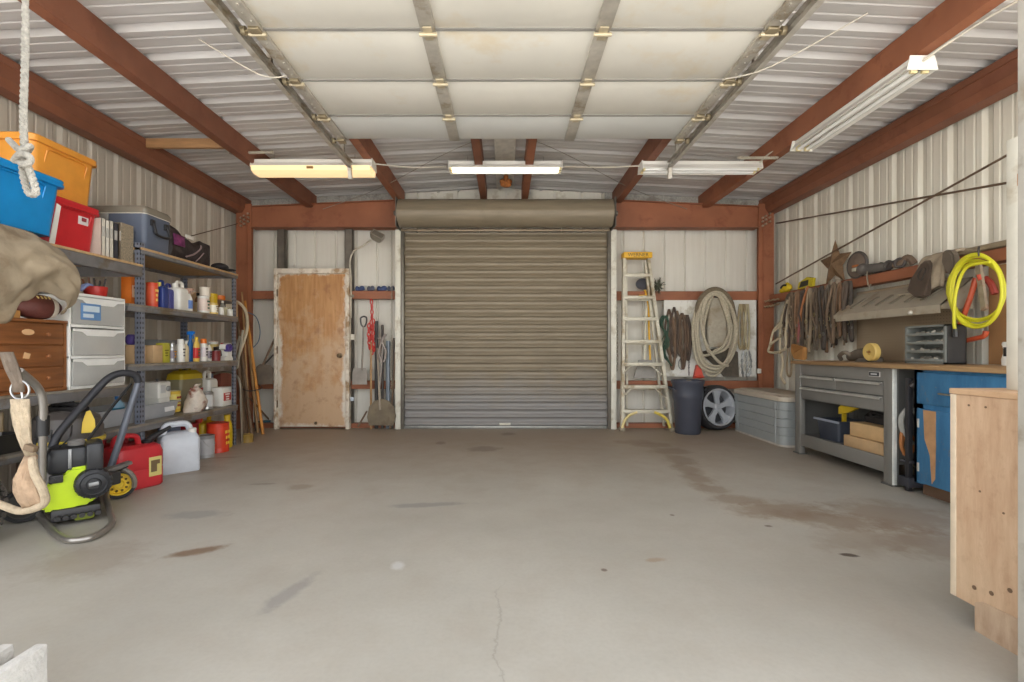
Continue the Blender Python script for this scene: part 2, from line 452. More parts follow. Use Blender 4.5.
# drum: a coil with the tongue of the curtain showing on it
mb = MB(); rg = []
for k in range(49):
    a = 2 * PI * k / 48; r = .165 + .010 * (1 - k / 48) - (.012 if 20 < k < 23 else 0)
    rg.append((6.02 - .17 + 0 - r * math.cos(a), 2.685 - r * math.sin(a)))
rg = rg[:-1]
mb.loft([[V((x, y, z_)) for y, z_ in rg] for x in (-1.300, 1.312)])
dr = O('drum', mb, M_CUR, d1)
mb = MB(); mb.bb(-1.33, 1.34, 5.99, 6.02, 2.50, 2.53, .006); O('hood_lip', mb, M((150, 134, 110), .4, .3), d1)
for s, x in ((-1, -1.352), (1, 1.372)):
    mb = MB(); xe = x - s * .035; mb.bb(xe - .006, xe + .006, 5.72, 6.06, 2.50, 2.85); mb.cyl((xe - .03 * s, 5.85, 2.685), (xe + s * .05, 5.85, 2.685), .03)
    O('end_bracket', mb, M_DKS, d1)
    mb = MB(); xi = x - s * .055
    mb.bb(xi - .02, xi + .02, 5.99, 6.045, 0, 2.5, .003); O('inner_guide', mb, M((118, 112, 102), .4, .5), d1)
    mb = MB(); xo = x + s * .0
    mb.bb(xo - .034, xo + .034, 5.985, 6.16, 0, 2.52, .004); O('guide_rail', mb, M_CREAM, d1)
# chain hoist of the roller door
ch = MB()
for k in range(66):
    z = 2.5 - k * .031
    ch.ring((-1.43 + (.003 if k % 2 else -.003), 6.0, z), .008, .003, 'x' if k % 2 else 'y', 8, 5, rx=.008, ry=.019)
O('hand_chain', ch, M((168, 158, 140), .4, .6), d1)

# ---------------------------------------------------------------- sectional door parked under the roof
DZ = 2.80; d2 = E('door_2', 'cream sectional overhead door rolled open under the roof', kind='structure')
M_SEC = M((224, 219, 206), .55, 0, .05, 2.0, dirt=(218, 202, 172), dirt_amt=.3, dscale=.8)
M_SEC2 = M((212, 211, 204), .55, 0, .05, 2.0)
M_GALV = M((182, 175, 162), .42, .2, .15, 12, dirt=(150, 136, 114), dirt_amt=.4)
XL, XR_ = -1.43, 1.525
joints = [4.08, 3.665, 3.185, 2.68, 2.18, 1.68]
for k in range(5):
    a, b = joints[k + 1] + .004, joints[k] - .004
    mb = MB(); mb.bb(XL, XR_, a, b, DZ + .012, DZ + .05, .002)
    O('door_section', mb, M_SEC2 if k == 0 else M_SEC, d2)
    if k: O('joint_seal', MB().bb(XL, XR_, joints[k] - .012, joints[k] + .012, DZ + .006, DZ + .011), M((150, 146, 138), .6, 0, .1, 6), d2)
    for i, xs in enumerate((XL + .035, -.433, .551, XR_ - .035)):
        w = .042 if i in (1, 2) else .036
        mb = MB(); mb.bb(xs - w, xs + w, a + .002, b - .002, DZ - .008, DZ + .014, .003)
        if i in (0, 3):
            for q in range(8): mb.cyl((xs + R.uniform(-.02, .02), a + (q + .5) * (b - a) / 8, DZ - .012), (xs, a + (q + .5) * (b - a) / 8, DZ), .006, seg=6)
        st = O('stile', mb, M_GALV, d2)
        if k:
            y = joints[k]
            mb = MB(); mb.box((xs, y + .03, DZ - .014), (.05, .05, .008), bev=.002); mb.box((xs, y - .03, DZ - .014), (.05, .05, .008), bev=.002)
            mb.cyl((xs - .05, y, DZ - .02), (xs + .05, y, DZ - .02), .011, seg=10)
            O('hinge', mb, M((196, 182, 152), .45, .3), d2)
        if i in (0, 3):
            y = joints[k]; s = -1 if i == 0 else 1
            mb = MB(); mb.cyl((xs - s * .01, y - .02, DZ - .012), (xs + s * .085, y - .02, DZ - .012), .006, seg=8)
            mb.cyl((xs + s * .055, y - .02, DZ - .012), (xs + s * .08, y - .02, DZ - .012), .024, seg=14)
            mb.box((xs, y - .02, DZ - .016), (.06, .07, .02), bev=.004)
            O('roller', mb, M((160, 146, 118), .4, .5), d2)
for s, x in ((-1, -1.51), (1, 1.605)):
    mb = MB()
    mb.bb(x - .003, x + .003, 1.62, 4.62, DZ - .045, DZ + .025); mb.bb(x, x - s * .035, 1.62, 4.62, DZ - .047, DZ - .043); mb.bb(x, x - s * .03, 1.62, 4.62, DZ + .023, DZ + .027)
    mb.bb(x + s * .006, x + s * .036, 1.62, 4.60, DZ + .024, DZ + .029)
    arc = [(x, 1.62 - .25 * math.sin(a), DZ - .01 - .25 * (1 - math.cos(a))) for a in [i / 8 * PI / 2 for i in range(9)]]
    mb.tube(arc, .03, 4)
    mb.bb(x - .025, x + .025, 1.345, 1.395, 0, DZ - .25, .004)
    O('track', mb, M_GALV, d2)
    mb = MB()
    for y in (4.5, 3.1, 1.9): mb.bb(x + s * .012, x + s * .04, y - .016, y + .016, DZ, zr(x) - .01)
    mb.box((x - s * .01, 4.59, DZ - .07), (.035, .03, .14), (.3, 0, 0)); O('hanger_strap', mb, M_GALV, d2)
    jx = x + s * .055 if s < 0 else 1.535
    mb = MB(); mb.bb(jx - .026, jx + .026, 1.30, 1.40, 0, 2.95, .004); O('jamb_angle', mb, M((178, 172, 160), .6, .1, .1, 8, dirt=(150, 140, 124), dirt_amt=.4), d2)
# ridge: flashing and gourd-like clump of old foam
mb = MB(); mb.poly([(-.1, YE, zr(0) - .012), (0, YE, zr(0) - .006), (.1, YE, zr(0) - .012), (.1, YE, zr(0) - .016), (0, YE, zr(0) - .01), (-.1, YE, zr(0) - .016)], (0, YB - YE - .1, 0))
for s in (-1, 1): mb.bb(s * .1 - .008, s * .1 + .008, YE, YB - .1, zr(0) - .045, zr(0) - .01)
O('trim_9', mb, M((216, 210, 198), .5), kind='structure')
mb = MB(); c = P(506, 184.5, 5.75)
mb.ball(c, (.07, .05, .035)); mb.ball(c + V((.03, -.01, .03)), (.045, .04, .035)); mb.ball(c + V((-.04, .0, .035)), (.04, .04, .03)); mb.cyl(c, (c.x, c.y, zr(0) - .02), .03, seg=10)
O('nest', mb, M((170, 104, 52), .9, 0, .3, 40, .6), label='small rust-brown mud nest hanging under the ridge above the roller door', cat='nest')
# cream flashing above the drum
mb = MB()
for k, x in enumerate((-.98, -.62, -.3, .02, .34, .66)):
    mb.bb(x + .008, x + .3, 6.215, 6.225, 2.86, zr(x) - .03)
O('trim_10', mb, M_CREAM, kind='structure')
# bracing rods of the right and left walls
def rod(name, a, b, lab, r=.0085, cat='brace rod'):
    return O(name, MB().tube([a, b], r, 8), M((112, 90, 70), .5, .4), label=lab, cat=cat, group='steel bracing rods on the side walls')
rod('brace_rod', (3.40, 5.96, 1.83), (3.40, 1.55, 2.616), 'thin rusty brace rod climbing the right wall towards the front')
rod('brace_rod', (3.425, 6.0, 2.60), (3.425, 1.55, 1.858), 'thin rusty brace rod running down the right wall from the top corner')
rod('brace_rod', (-3.40, 6.05, 2.61), (-3.40, 4.7, 2.05), 'thin dark brace rod behind the bag on the left shelf', .005)
mb = MB(); mb.bb(-3.30, -2.54, 4.36, 4.40, 2.86, 2.945, .004); mb.bb(-3.30, -2.55, 4.40, 4.47, 2.935, 2.952)
O('wood_block', mb, M((168, 126, 84), .7, 0, .2, 6, .2, stretch=(1, 6, 6)), label='short brown timber wedged between eave strut and purlin on the left', cat='timber block')

# ---------------------------------------------------------------- lights
M_WHT = M((236, 232, 222), .4, 0, .04, 5); M_TUBE = M((240, 238, 232), .25, 0, .02, 5)
G_LIGHT = 'fluorescent strip lights under the roof'
def shop_light(loc, rz, lab, lens=None, tube=None, L=1.2):
    t = E('strip_light', lab, 'ceiling light', loc, rz, G_LIGHT)
    mb = MB(); mb.bb(-L / 2, L / 2, -.055, .055, .05, .095, .006); O('housing', mb, M_WHT, t)
    mb = MB(); mb.poly([(-L / 2, -.092, .01), (-L / 2, -.058, .052), (-L / 2, .058, .052), (-L / 2, .092, .01), (-L / 2, .096, .013), (-L / 2, .062, .058), (-L / 2, -.062, .058), (-L / 2, -.096, .013)], (L, 0, 0))
    O('reflector', mb, M_WHT, t)
    for s in (-1, 1):
        mb = MB(); mb.poly([(s * L / 2, -.096, .008), (s * L / 2, -.075, .096), (s * L / 2, .075, .096), (s * L / 2, .096, .008)], (s * .006, 0, 0))
        O('end_plate', mb, M_WHT, t)
    if lens:
        mb = MB(); pr = [(-.11, .012), (-.10, -.03), (-.06, -.048), (.06, -.048), (.10, -.03), (.11, .012)]
        mb.poly([(-L / 2 + .01, y, z) for y, z in pr], (L - .02, 0, 0)); O('lens', mb, lens, t)
        mb = MB(); mb.bb(-.035, .03, -.112, -.1, -.02, .004, .004); O('stain_patch', mb, M((140, 104, 50), .6), t)
    else:
        for y in (-.036, .036):
            O('tube', MB().cyl((-L / 2 + .03, y, .018), (L / 2 - .03, y, .018), .016, seg=14), tube or M_TUBE, t)
            for s in (-1, 1):
                O('lamp_holder', MB().box((s * (L / 2 - .02), y, .025), (.02, .04, .05), bev=.003), M((232, 214, 160), .5), t)
    for s in (-.4, .4): O('hanger_wire', MB().tube([(s, 0, .09), (s, 0, .16)], .0025, 5), M((150, 146, 140), .4, .5), t)
    return t
shop_light((-1.885, 4.70, 2.775), 0, 'yellowed wraparound strip light on the left, glowing warm', lens=emit((255, 214, 160), .36, 'yellowed_lens'), L=1.17)
shop_light((.005, 5.02, 2.885), 0, 'lit white strip light under the ridge above the roller door', tube=emit((255, 244, 222), 1.5, 'lit_tube'), L=1.18)
shop_light((1.93, 4.72, 2.765), 0, 'unlit white strip light across the right bay, end-on to the drum', L=1.16)
shop_light((2.545, 3.49, 2.70), PI / 2, 'unlit white strip light running front to back under the right purlin', L=1.18)
M_CORD = M((196, 188, 172), .7)
def cord(name, lab, pts, r, mat, cat='cord', n=8, group=None):
    return O(name, MB().tube(curve(pts, n), r, 7), mat, label=lab, cat=cat, group=group)
cord('power_cable', 'white cord from the left strip light to the one under the ridge', [(-1.3, 4.72, 2.85), (-.95, 4.85, 2.865), (-.62, 5.0, 2.93)], .007, M_CORD)
cord('power_cable', 'white cord from the lit ridge light to the right bay light', [(.62, 5.0, 2.93), (1.0, 4.85, 2.865), (1.34, 4.72, 2.83)], .007, M_CORD)
cord('power_cable', 'white cord linking the two unlit lights on the right', [(2.5, 4.72, 2.83), (2.52, 4.5, 2.87), (2.56, 4.2, 2.82), (2.545, 4.07, 2.78)], .008, M_CORD)
cord('power_cable', 'white cord rising from the near end of the right purlin light', [(2.545, 2.90, 2.76), (2.6, 2.8, 2.80), (2.75, 2.6, 2.88), (3.0, 2.3, 2.95)], .008, M_CORD)
M_CABLE = M((150, 142, 130), .5, .3)
cord('door_cable', 'thin cable from the ridge down to the left over the lit light', [(-.05, 4.45, 3.05), (-.6, 4.80, 2.985), (-1.5, 5.6, 2.90), (-2.3, 6.0, 2.78)], .004, M_CABLE, 'cable')
cord('door_cable', 'thin cable from the ridge down to the right over the lit light', [(.05, 4.45, 3.05), (.6, 4.80, 2.985), (1.5, 5.6, 2.90), (2.3, 6.0, 2.78)], .004, M_CABLE, 'cable')
cord('thin_rope', 'pale thin cord across the left door track', [(-1.9, 2.95, 2.93), (-1.55, 3.0, 2.74), (-1.40, 3.05, 2.76)], .004, M_CORD)
cord('thin_rope', 'pale thin cord across the right door track', [(2.1, 2.75, 2.95), (1.65, 2.95, 2.76), (1.42, 3.1, 2.765)], .004, M_CORD)
def twist(name, lab, a, b, mat, r=.009, turns=14, sag=0):
    mb = MB(); a, b = V(a), V(b); d = b - a
    for ph in (0, PI):
        pts = []
        for k in range(turns * 8 + 1):
            t = k / (turns * 8); an = ph + t * turns * 2 * PI
            pts.append(a + d * t + V((0, r * math.cos(an), r * math.sin(an) - sag * 4 * t * (1 - t))))
        mb.tube(pts, r * .8, 5)
    return O(name, mb, mat, label=lab, cat='rope')
twist('twisted_rope', 'short twisted grey rope strung below the left purlin', P(230, 153, 4.55), P(273, 152, 4.55), M((168, 158, 140), .8))
twist('twisted_rope', 'short twisted grey rope strung below the right purlin', P(738, 158, 4.45), P(778, 158, 4.45), M((168, 158, 140), .8))

# ---------------------------------------------------------------- walk door in the back wall
def slab_mat():
    m, nt, b = base_mat('peeling_door_ply', .65)
    v = nt.coord((1, 1, 1)); sep = nt.new('ShaderNodeSeparateXYZ'); nt.link(v, sep.inputs[0])
    g = nt.noise(nt.coord((7, 1, .8)), 3, 6, .6)
    c = nt.ramp(g, .28, .74, lin((172, 118, 70)), lin((208, 160, 108)))
    blotch = nt.noise(nt.coord((1, 1, .8)), 3.2, 6, .7)
    hz = nt.math('DIVIDE', sep.outputs[2], 2.0)
    pale = nt.math('ADD', blotch, nt.math('MULTIPLY', nt.math('SUBTRACT', .55, hz), .36))
    c = nt.mix(nt.math('MULTIPLY', nt.ramp(pale, .44, .62), .85), c, lin((206, 174, 140)))
    ring = nt.noise(v, 7, 4, .6); c = nt.mix(nt.math('MULTIPLY', nt.ramp(ring, .56, .70), .5), c, lin((150, 100, 68)))
    # flaking white paint round the rim and at the kick
    ex = nt.math('SUBTRACT', .47, nt.math('ABSOLUTE', sep.outputs[0])); ez = nt.math('MINIMUM', nt.math('SUBTRACT', 2.03, sep.outputs[2]), nt.math('ADD', sep.outputs[2], .03))
    e = nt.math('MINIMUM', ex, ez); e = nt.math('ADD', e, nt.math('MULTIPLY', nt.math('SUBTRACT', blotch, .5), .34))
    c = nt.mix(nt.ramp(e, .05, .09, (1, 1, 1, 1), (0, 0, 0, 1)), c, lin((226, 216, 200)))
    nt.link(c, b.inputs['Base Color']); return m
d3 = E('door_3', 'walk door with peeling paint and bare plywood in the back wall', loc=(P(312.5, 0, 6.03).x, 6.03, 0), kind='structure')
O('leaf', MB().bb(-.425, .425, -.02, .02, .03, 1.96, .003), slab_mat(), d3)
M_FRW = M((226, 214, 196), .6, 0, .1, 12, dirt=(168, 136, 100), dirt_amt=.5)
mb = MB(); mb.bb(-.475, -.43, -.04, .05, 0, 2.03, .004); mb.bb(.43, .475, -.04, .05, 0, 2.03, .004); mb.bb(-.43, .43, -.04, .05, 1.965, 2.03, .004)
O('door_frame', mb, M_FRW, d3)
for z in (.32, 1.0, 1.72): O('hinge', MB().cyl((-.428, -.042, z - .045), (-.428, -.042, z + .045), .008, seg=8), M((104, 84, 60), .5, .5), d3)
mb = MB(); mb.lathe([(.03, 0), (.03, .006), (.012, .01), (.012, .03), (.026, .04), (.028, .055), (.018, .065), (.001, .067)], (.36, -.02, .93), 16, rot=(PI / 2, 0, 0)); O('door_knob', mb, M((120, 100, 76), .35, .7), d3)
mb = MB(); mb.lathe([(.02, 0), (.02, .01), (.008, .03), (.001, .034)], (.05, -.02, .075), 12, rot=(PI / 2, 0, 0)); O('kick_bolt', mb, M((110, 94, 74), .4, .6), d3)
# ================================================================== REUSABLE KINDS OF CONTAINER
def mP(rgb, rough=.4, **k): return M(rgb, rough, 0, k.pop('var', .07), k.pop('scale', 9), **k)
PRN = [(70, 62, 60), (150, 46, 44), (50, 70, 130), (206, 150, 50), (60, 96, 70), (110, 100, 96)]
def label_box(mb, w, h, y, z, t=.0015, x=0): mb.bb(x - w / 2, x + w / 2, y - t, y + .001, z - h / 2, z + h / 2)
def wrap(r, z0, z1, seg=24): return MB().lathe([(r, z0), (r + .0012, z0 + .001), (r + .0012, z1 - .001), (r, z1)], seg=seg)
def marks(t, rgb, w, h, y, z, rows=2, curved=None):
    """printed blocks on a pack too small to read in the photograph"""
    mb = MB()
    for k in range(rows):
        ww = w * (.9 if k == 0 else .6); zz = z + (rows / 2 - .5 - k) * h * 1.9
        mb.bb(-ww / 2, ww / 2, y - .0022, y + .001, zz - h / 2, zz + h / 2)
    O('print', mb, M(rgb, .5, 0, .05), t)
def can(lab, loc, r, h, col, lid=None, band=None, bz=(.15, .85), rz=PI / 2, group=None, name='paint_can', cat='can', bail=False, pr=None):
    t = E(name, lab, cat, loc, rz, group)
    O('body', MB().lathe([(r * .98, 0), (r, .004), (r * .985, .008), (r * .985, h - .012), (r * 1.02, h - .008), (r * 1.02, h - .002), (r * .93, h), (r * .9, h - .006), (0, h - .006)]), col, t)
    O('lid', MB().lathe([(0, h - .008), (r * .88, h - .008), (r * .88, h + .001), (r * .80, h + .003), (r * .76, h - .002), (0, h - .001)]), lid or col, t)
    if band: O('paper_label', wrap(r * .987, h * bz[0], h * bz[1]), band, t)
    if band and not pr and name != 'paint_can': pr = R.choice(PRN)
    if pr: marks(t, pr, r * .9, h * .1, -r * .97, h * .5, 3)
    if bail:
        O('bail_handle', MB().tube([(r * 1.03 * math.cos(a), -.35 * r - r * .9 * math.sin(a) * .6, h * .82 - r * 1.0 * math.sin(a)) for a in [k * PI / 12 for k in range(13)]], .0025, 6), M((170, 168, 162), .3, .8), t)
    return t
def spray(lab, loc, r, h, col, cap, band=None, rz=PI / 2, group=None, name='spray_can'):
    t = E(name, lab, 'spray can', loc, rz, group)
    O('body', MB().lathe([(r * .96, 0), (r, .005), (r, h * .74), (r * .93, h * .765), (r * .7, h * .81), (0, h * .82)], seg=18), col, t)
    O('cap', MB().lathe([(r * .78, h * .79), (r * .78, h * .97), (r * .70, h), (0, h)], seg=18), cap, t)
    if band: O('paper_label', wrap(r, h * .2, h * .62, 18), band, t)
    marks(t, R.choice(PRN), r * 1.0, h * .07, -r * .98, h * .42, 3)
    return t
def bottle(lab, loc, r, h, col, cap, band=None, rz=PI / 2, group=None, sy=.7, neck=.36, name='bottle', pr=None):
    t = E(name, lab, 'bottle', loc, rz, group)
    O('body', MB().lathe([(r * .9, 0), (r, .008), (r, h * .62), (r * .9, h * .72), (r * neck * 1.1, h * .84), (r * neck, h * .88), (0, h * .88)], seg=20, sy=sy), col, t)
    O('cap', MB().lathe([(r * neck * 1.15, h * .87), (r * neck * 1.15, h * .985), (r * neck, h), (0, h)], seg=14), cap, t)
    if band: O('paper_label', MB().lathe([(r, h * .14), (r * 1.012, h * .145), (r * 1.012, h * .555), (r, h * .56)], seg=20, sy=sy), band, t)
    if band and not pr: pr = R.choice(PRN)
    if pr: marks(t, pr, r * .9, h * .06, -r * sy * 1.0, h * .36, 3)
    return t
def trigger(lab, loc, r, h, col, head, band=None, rz=PI / 2, group=None):
    t = E('spray_bottle', lab, 'spray bottle', loc, rz, group)
    O('body', MB().lathe([(r * .9, 0), (r, .008), (r, h * .5), (r * .8, h * .6), (r * .35, h * .74), (r * .33, h * .8), (0, h * .8)], seg=18, sy=.75), col, t)
    mb = MB(); mb.lathe([(r * .42, h * .76), (r * .42, h * .84), (r * .3, h * .86), (0, h * .86)], seg=14)
    mb.poly([(-r * .3, -r * .9, h * .9), (-r * .3, r * .9, h * .88), (-r * .3, r * .8, h * .99), (-r * .3, -r * .8, h), (-r * .3, -r * 1.1, h * .97)], (r * .6, 0, 0)); mb.bb(-r * .25, r * .25, -r * .3, r * .3, h * .84, h * .9)
    hd = O('trigger_head', mb, head, t)
    mb = MB(); mb.tube([(0, -r * .5, h * .9), (0, -r * .85, h * .82), (0, -r * .8, h * .75)], r * .16, 6); O('trigger', mb, head, hd)
    if band: O('paper_label', MB().lathe([(r, h * .12), (r * 1.012, h * .125), (r * 1.012, h * .475), (r, h * .48)], seg=18, sy=.75), band, t)
    return t
def jug(lab, loc, w, d, h, col, cap, band=None, rz=PI / 2, group=None, name='jug', side=1, pr=None):
    """rectangular handled jug; handle loop and spout on top"""
    t = E(name, lab, 'jug', loc, rz, group); r = min(w, d) * .22
    O('body', MB().rr([(0, w * .94, d * .94, r), (.008, w, d, r), (h * .66, w, d, r), (h * .74, w * .92, d * .9, r), (h * .78, w * .6, d * .6, r)]), col, t)
    rr_ = min(w, d) * .14
    hp = curve([(side * w * .36, 0, h * .70), (side * w * .40, 0, h * .86), (side * w * .30, 0, h * .96), (-side * w * .05, 0, h * .965), (-side * w * .16, 0, h * .90), (-side * w * .14, 0, h * .76)], 4)
    O('handle', MB().tube(hp, rr_, 8, flat=.8), col, t)
    x = -side * w * .28
    O('cap', MB().lathe([(rr_ * 1.25, h * .74), (rr_ * 1.25, h * .80), (rr_ * 1.4, h * .80), (rr_ * 1.4, h * .9), (0, h * .9)], (x, 0, 0), 14), cap, t)
    if band:
        mb = MB(); label_box(mb, w * .74, h * .38, -d / 2, h * .36); O('paper_label', mb, band, t)
    if pr: marks(t, pr, w * .5, h * .05, -d / 2, h * .36, 3)
    return t
def carton(lab, loc, w, d, h, col, band=None, rz=PI / 2, group=None, name='carton', pr=None, tilt=0, open_=False, tape=None):
    t = E(name, lab, 'box', loc, rz, group)
    mb = MB(); mb.box((0, 0, h / 2), (w, d, h), bev=min(w, d, h) * .03)
    O('body', mb, col, t)
    mb = MB()
    mb.bb(-w * .49, w * .49, -d * .49, -.0008, h, h + .0025); mb.bb(-w * .49, w * .49, .0008, d * .49, h, h + .0025)
    O('flap', mb, col, t)
    if band:
        mb = MB(); label_box(mb, w * .8, h * .42, -d / 2, h * .5, .002); O('paper_label', mb, band, t)
    if tape: O('tape_strip', MB().bb(-w * .5 - .001, w * .5 + .001, -.02, .02, h * .8, h + .004), tape, t)
    if pr: marks(t, pr, w * .55, h * .07, -d / 2 - .002, h * .5, 3)
    return t
def tote(lab, loc, w, d, h, col, rz=PI / 2, lid=False, group=None, sticker=None, notch=True):
    t = E('storage_tote', lab, 'storage tote', loc, rz, group); r = .05
    b = [(0, w * .86, d * .82, r * .8), (.01, w * .87, d * .83, r)]
    b += [(h - .045, w * .955, d * .94, r), (h - .045, w + .012, d + .012, r), (h - .03, w + .016, d + .016, r), (h - .028, w + .004, d + .004, r), (h - .008, w + .012, d + .012, r), (h, w + .004, d + .004, r), (h, w * .95, d * .92, r), (.016, w * .85, d * .8, r * .8)]
    O('body', MB().rr(b, 6), col, t)
    if notch:
        mb = MB(); ww = w * .3; y0 = -(d * .466); k = .003
        mb.tube([(-ww, y0 - .002 + .02, h * .52), (-ww, y0 - .012, h * .80), (-ww * .85, y0 - .013, h * .84), (ww * .85, y0 - .013, h * .84), (ww, y0 - .012, h * .80), (ww, y0 - .002 + .02, h * .52)], .005, 6)
        O('grip_ridge', mb, col, t)
    if lid: O('lid', MB().rr([(h - .012, w * .95, d * .92, r), (h + .002, w * .96, d * .93, r), (h + .005, w * .93, d * .9, r)], 6), col, t)
    if sticker: O('sticker', MB().box((w * .18, -d * .465, h * .68), (.075, .004, .055), rot=(.06, 0, 0)), sticker, t)
    return t
# ================================================================== LEFT SHELVING AND ALL THAT STANDS ON IT
FX, BX = -2.84, -3.40
M_POST = M((122, 126, 138), .45, .3, .12, 10)
def slotted():
    m, nt, b = base_mat('slotted_angle', .45, .3)
    v = nt.coord((1, 1, 1)); sep = nt.new('ShaderNodeSeparateXYZ'); nt.link(v, sep.inputs[0])
    f = nt.math('FRACT', nt.math('MULTIPLY', sep.outputs[2], 26.0)); g = nt.math('LESS_THAN', nt.math('ABSOLUTE', nt.math('SUBTRACT', f, .5)), .22)
    h1 = nt.math('ABSOLUTE', nt.math('SUBTRACT', nt.math('FRACT', nt.math('MULTIPLY', nt.math('ADD', sep.outputs[0], sep.outputs[1]), 40.0)), .5)); g = nt.math('MULTIPLY', g, nt.math('LESS_THAN', h1, .24))
    n = nt.noise(v, 12, 4)
    c = nt.mix(nt.math('MULTIPLY', g, .75), nt.ramp(n, .3, .7, lin((118, 122, 136)), lin((142, 146, 158))), lin((44, 42, 42)))
    nt.link(c, b.inputs['Base Color']); return m
M_SLOT = slotted()
M_BEAM = M((132, 130, 130), .45, .35, .15, 9, dirt=(120, 104, 84), dirt_amt=.4)
M_CHIP = M((196, 160, 116), .75, 0, .12, 40)
M_DECK = M((150, 142, 130), .5, .25, .15, 9, dirt=(120, 104, 84), dirt_amt=.4)
rack = E('steel_shelving', 'long blue-grey slotted steel shelving along the left wall', 'shelving')
for y, zt in ((2.22, 1.655), (3.70, 1.84), (5.02, 1.82)):
    for x, sx in ((FX, -1), (BX, 1)):
        mb = MB(); w = .045; sy = -1 if y > 4 else 1
        mb.bb(x, x + sx * .003, y, y + sy * w, 0, zt); mb.bb(x, x + sx * w, y, y + .003 * sy, 0, zt)
        O('post', mb, M_SLOT, rack)
def deck(zt, y0, y1, mat, lip=.05, thick=.016):
    zt -= .0015
    s = O('shelf', MB().bb(FX + .021, BX - .002, y0, y1, zt - thick, zt), mat, rack)
    mb = MB(); mb.bb(FX + .003, FX + .018, y0, y1, zt - lip, zt - thick - .001, .003); mb.bb(FX, FX - .03, y0, y1, zt - lip, zt - lip + .004)
    O('edge_beam', mb, M_BEAM, s); O('rear_beam', MB().bb(BX + .0, BX + .015, y0, y1, zt - lip, zt - thick), M_BEAM, s)
    for y in (y0 + .01, y1 - .025): O('end_beam', MB().bb(FX, BX, y, y + .015, zt - lip, zt - thick), M_BEAM, s)
TL1, TL2, TL3, TL4, TB1, TB2, TB3 = 1.80, 1.352, .892, .424, 1.665, .742, .40
deck(TL1, 3.70, 5.02, M_CHIP, .045); deck(TL2, 3.56, 5.02, M_DECK, .055); deck(TL3, 3.56, 5.02, M_DECK, .055); deck(TL4, 3.36, 5.02, M_DECK, .06)
deck(TB1, 2.20, 3.70, M_CHIP, .095); deck(TB2, 2.20, 3.545, M_DECK, .075); deck(TB3, 2.20, 2.86, M_DECK, .05)
def LS(px, X, z): return (X, YX(px, X), z)
def px2m(n, px, X): return n * abs(X) / (CX - px)          # pixel run -> metres at that depth
WHITE = mP((232, 228, 218)); CREAMP = mP((224, 208, 170)); YEL = mP((232, 190, 40)); ORG = mP((226, 120, 40)); REDP = mP((196, 44, 40)); NAVY = mP((44, 62, 128)); BLUE = mP((40, 110, 176)); LBLUE = mP((150, 190, 214))
SILV = M((178, 178, 176), .3, .8, .08, 8); DARK = mP((52, 48, 46)); BLACK = mP((34, 33, 34), .45); GREY = mP((140, 140, 138)); TAN = M((198, 164, 122), .75, 0, .08, 12); BRN = mP((120, 76, 50)); OLIVE = mP((186, 176, 62)); DRED = mP((120, 40, 40)); GRN = mP((70, 120, 80)); PURP = mP((84, 66, 140))
G2, G3, G4, GF = 'supplies on the second shelf', 'supplies on the third shelf', 'supplies on the lowest shelf', 'cans and jugs on the floor under the shelves'
# --- second shelf
carton('orange and white carton left of the shelf post, second shelf', LS(131, -2.98, TL2), .10, .08, .225, ORG, mP((240, 206, 170)), group=G2, pr=(150, 60, 20))
can('orange can with a yellow lid just right of the post, second shelf', LS(152, -2.93, TL2), .042, .205, mP((222, 78, 48)), YEL, mP((226, 96, 60)), group=G2, name='canister', pr=(250, 220, 120))
jug('slim navy blue oil jug on the second shelf', LS(160.5, -2.93, TL2), .075, .10, .245, NAVY, mP((230, 210, 80)), group=G2, name='oil_jug')
jug('second navy oil jug, beside the white one', LS(167.5, -2.97, TL2), .075, .10, .235, mP((70, 70, 140)), NAVY, group=G2, name='oil_jug')
jug('big blank white jug with a top handle, second shelf', LS(178, -2.93, TL2), .135, .12, .265, WHITE, WHITE, group=G2)
trigger('small white and blue bottle beside the big white jug', LS(189, -2.90, TL2), .036, .215, WHITE, mP((196, 160, 140)), mP((110, 140, 200)), group=G2)
carton('open brown cardboard carton at the back of the second shelf', LS(203, -3.2, TL2), .28, .2, .24, TAN, group=G2)
can('white tub with a brown lid on the second shelf', LS(203.5, -2.90, TL2), .05, .165, WHITE, BRN, mP((222, 200, 186)), group=G2, name='tub')
can('white tub stacked on top of the brown-lidded tub', LS(205, -2.90, TL2 + .169), .045, .085, mP((226, 214, 196)), mP((150, 110, 80)), group=G2, name='tub')
can('yellow canister behind the white tubs, second shelf', LS(212, -3.0, TL2), .05, .225, YEL, WHITE, group=G2, name='canister')
can('short yellow and white tub at the front of the second shelf', LS(213, -2.87, TL2), .044, .105, mP((226, 190, 90)), WHITE, mP((236, 230, 210)), group=G2, name='tub', pr=(120, 90, 60))
carton('dark grey carton at the right end of the second shelf', LS(224, -3.14, TL2), .17, .16, .19, mP((92, 88, 82)), mP((150, 146, 136)), group=G2)
tp = E('tape_roll', 'orange roll of tape on the dark grey carton', 'tape roll', LS(220, -3.10, TL2 + .1935), PI / 2, G2)
O('tape', MB().lathe([(.032, 0), (.05, 0), (.05, .045), (.032, .045), (.032, 0)], seg=24), ORG, tp); O('core', MB().lathe([(.027, 0), (.032, 0), (.032, .045), (.027, .045), (.027, 0)], seg=24), TAN, tp)
for k, (px, X, r, h, col, lab) in enumerate(((221, -2.87, .028, .075, WHITE, 'first of the tiny tubs'), (226, -2.93, .030, .095, mP((206, 196, 160)), 'cream tiny tub between two white ones'), (230, -2.87, .027, .07, WHITE, 'last tiny tub'))):
    can(lab + ' at the right end of the second shelf', LS(px, X, TL2), r, h, col, mP((236, 234, 226)), group=G2, name='tub')
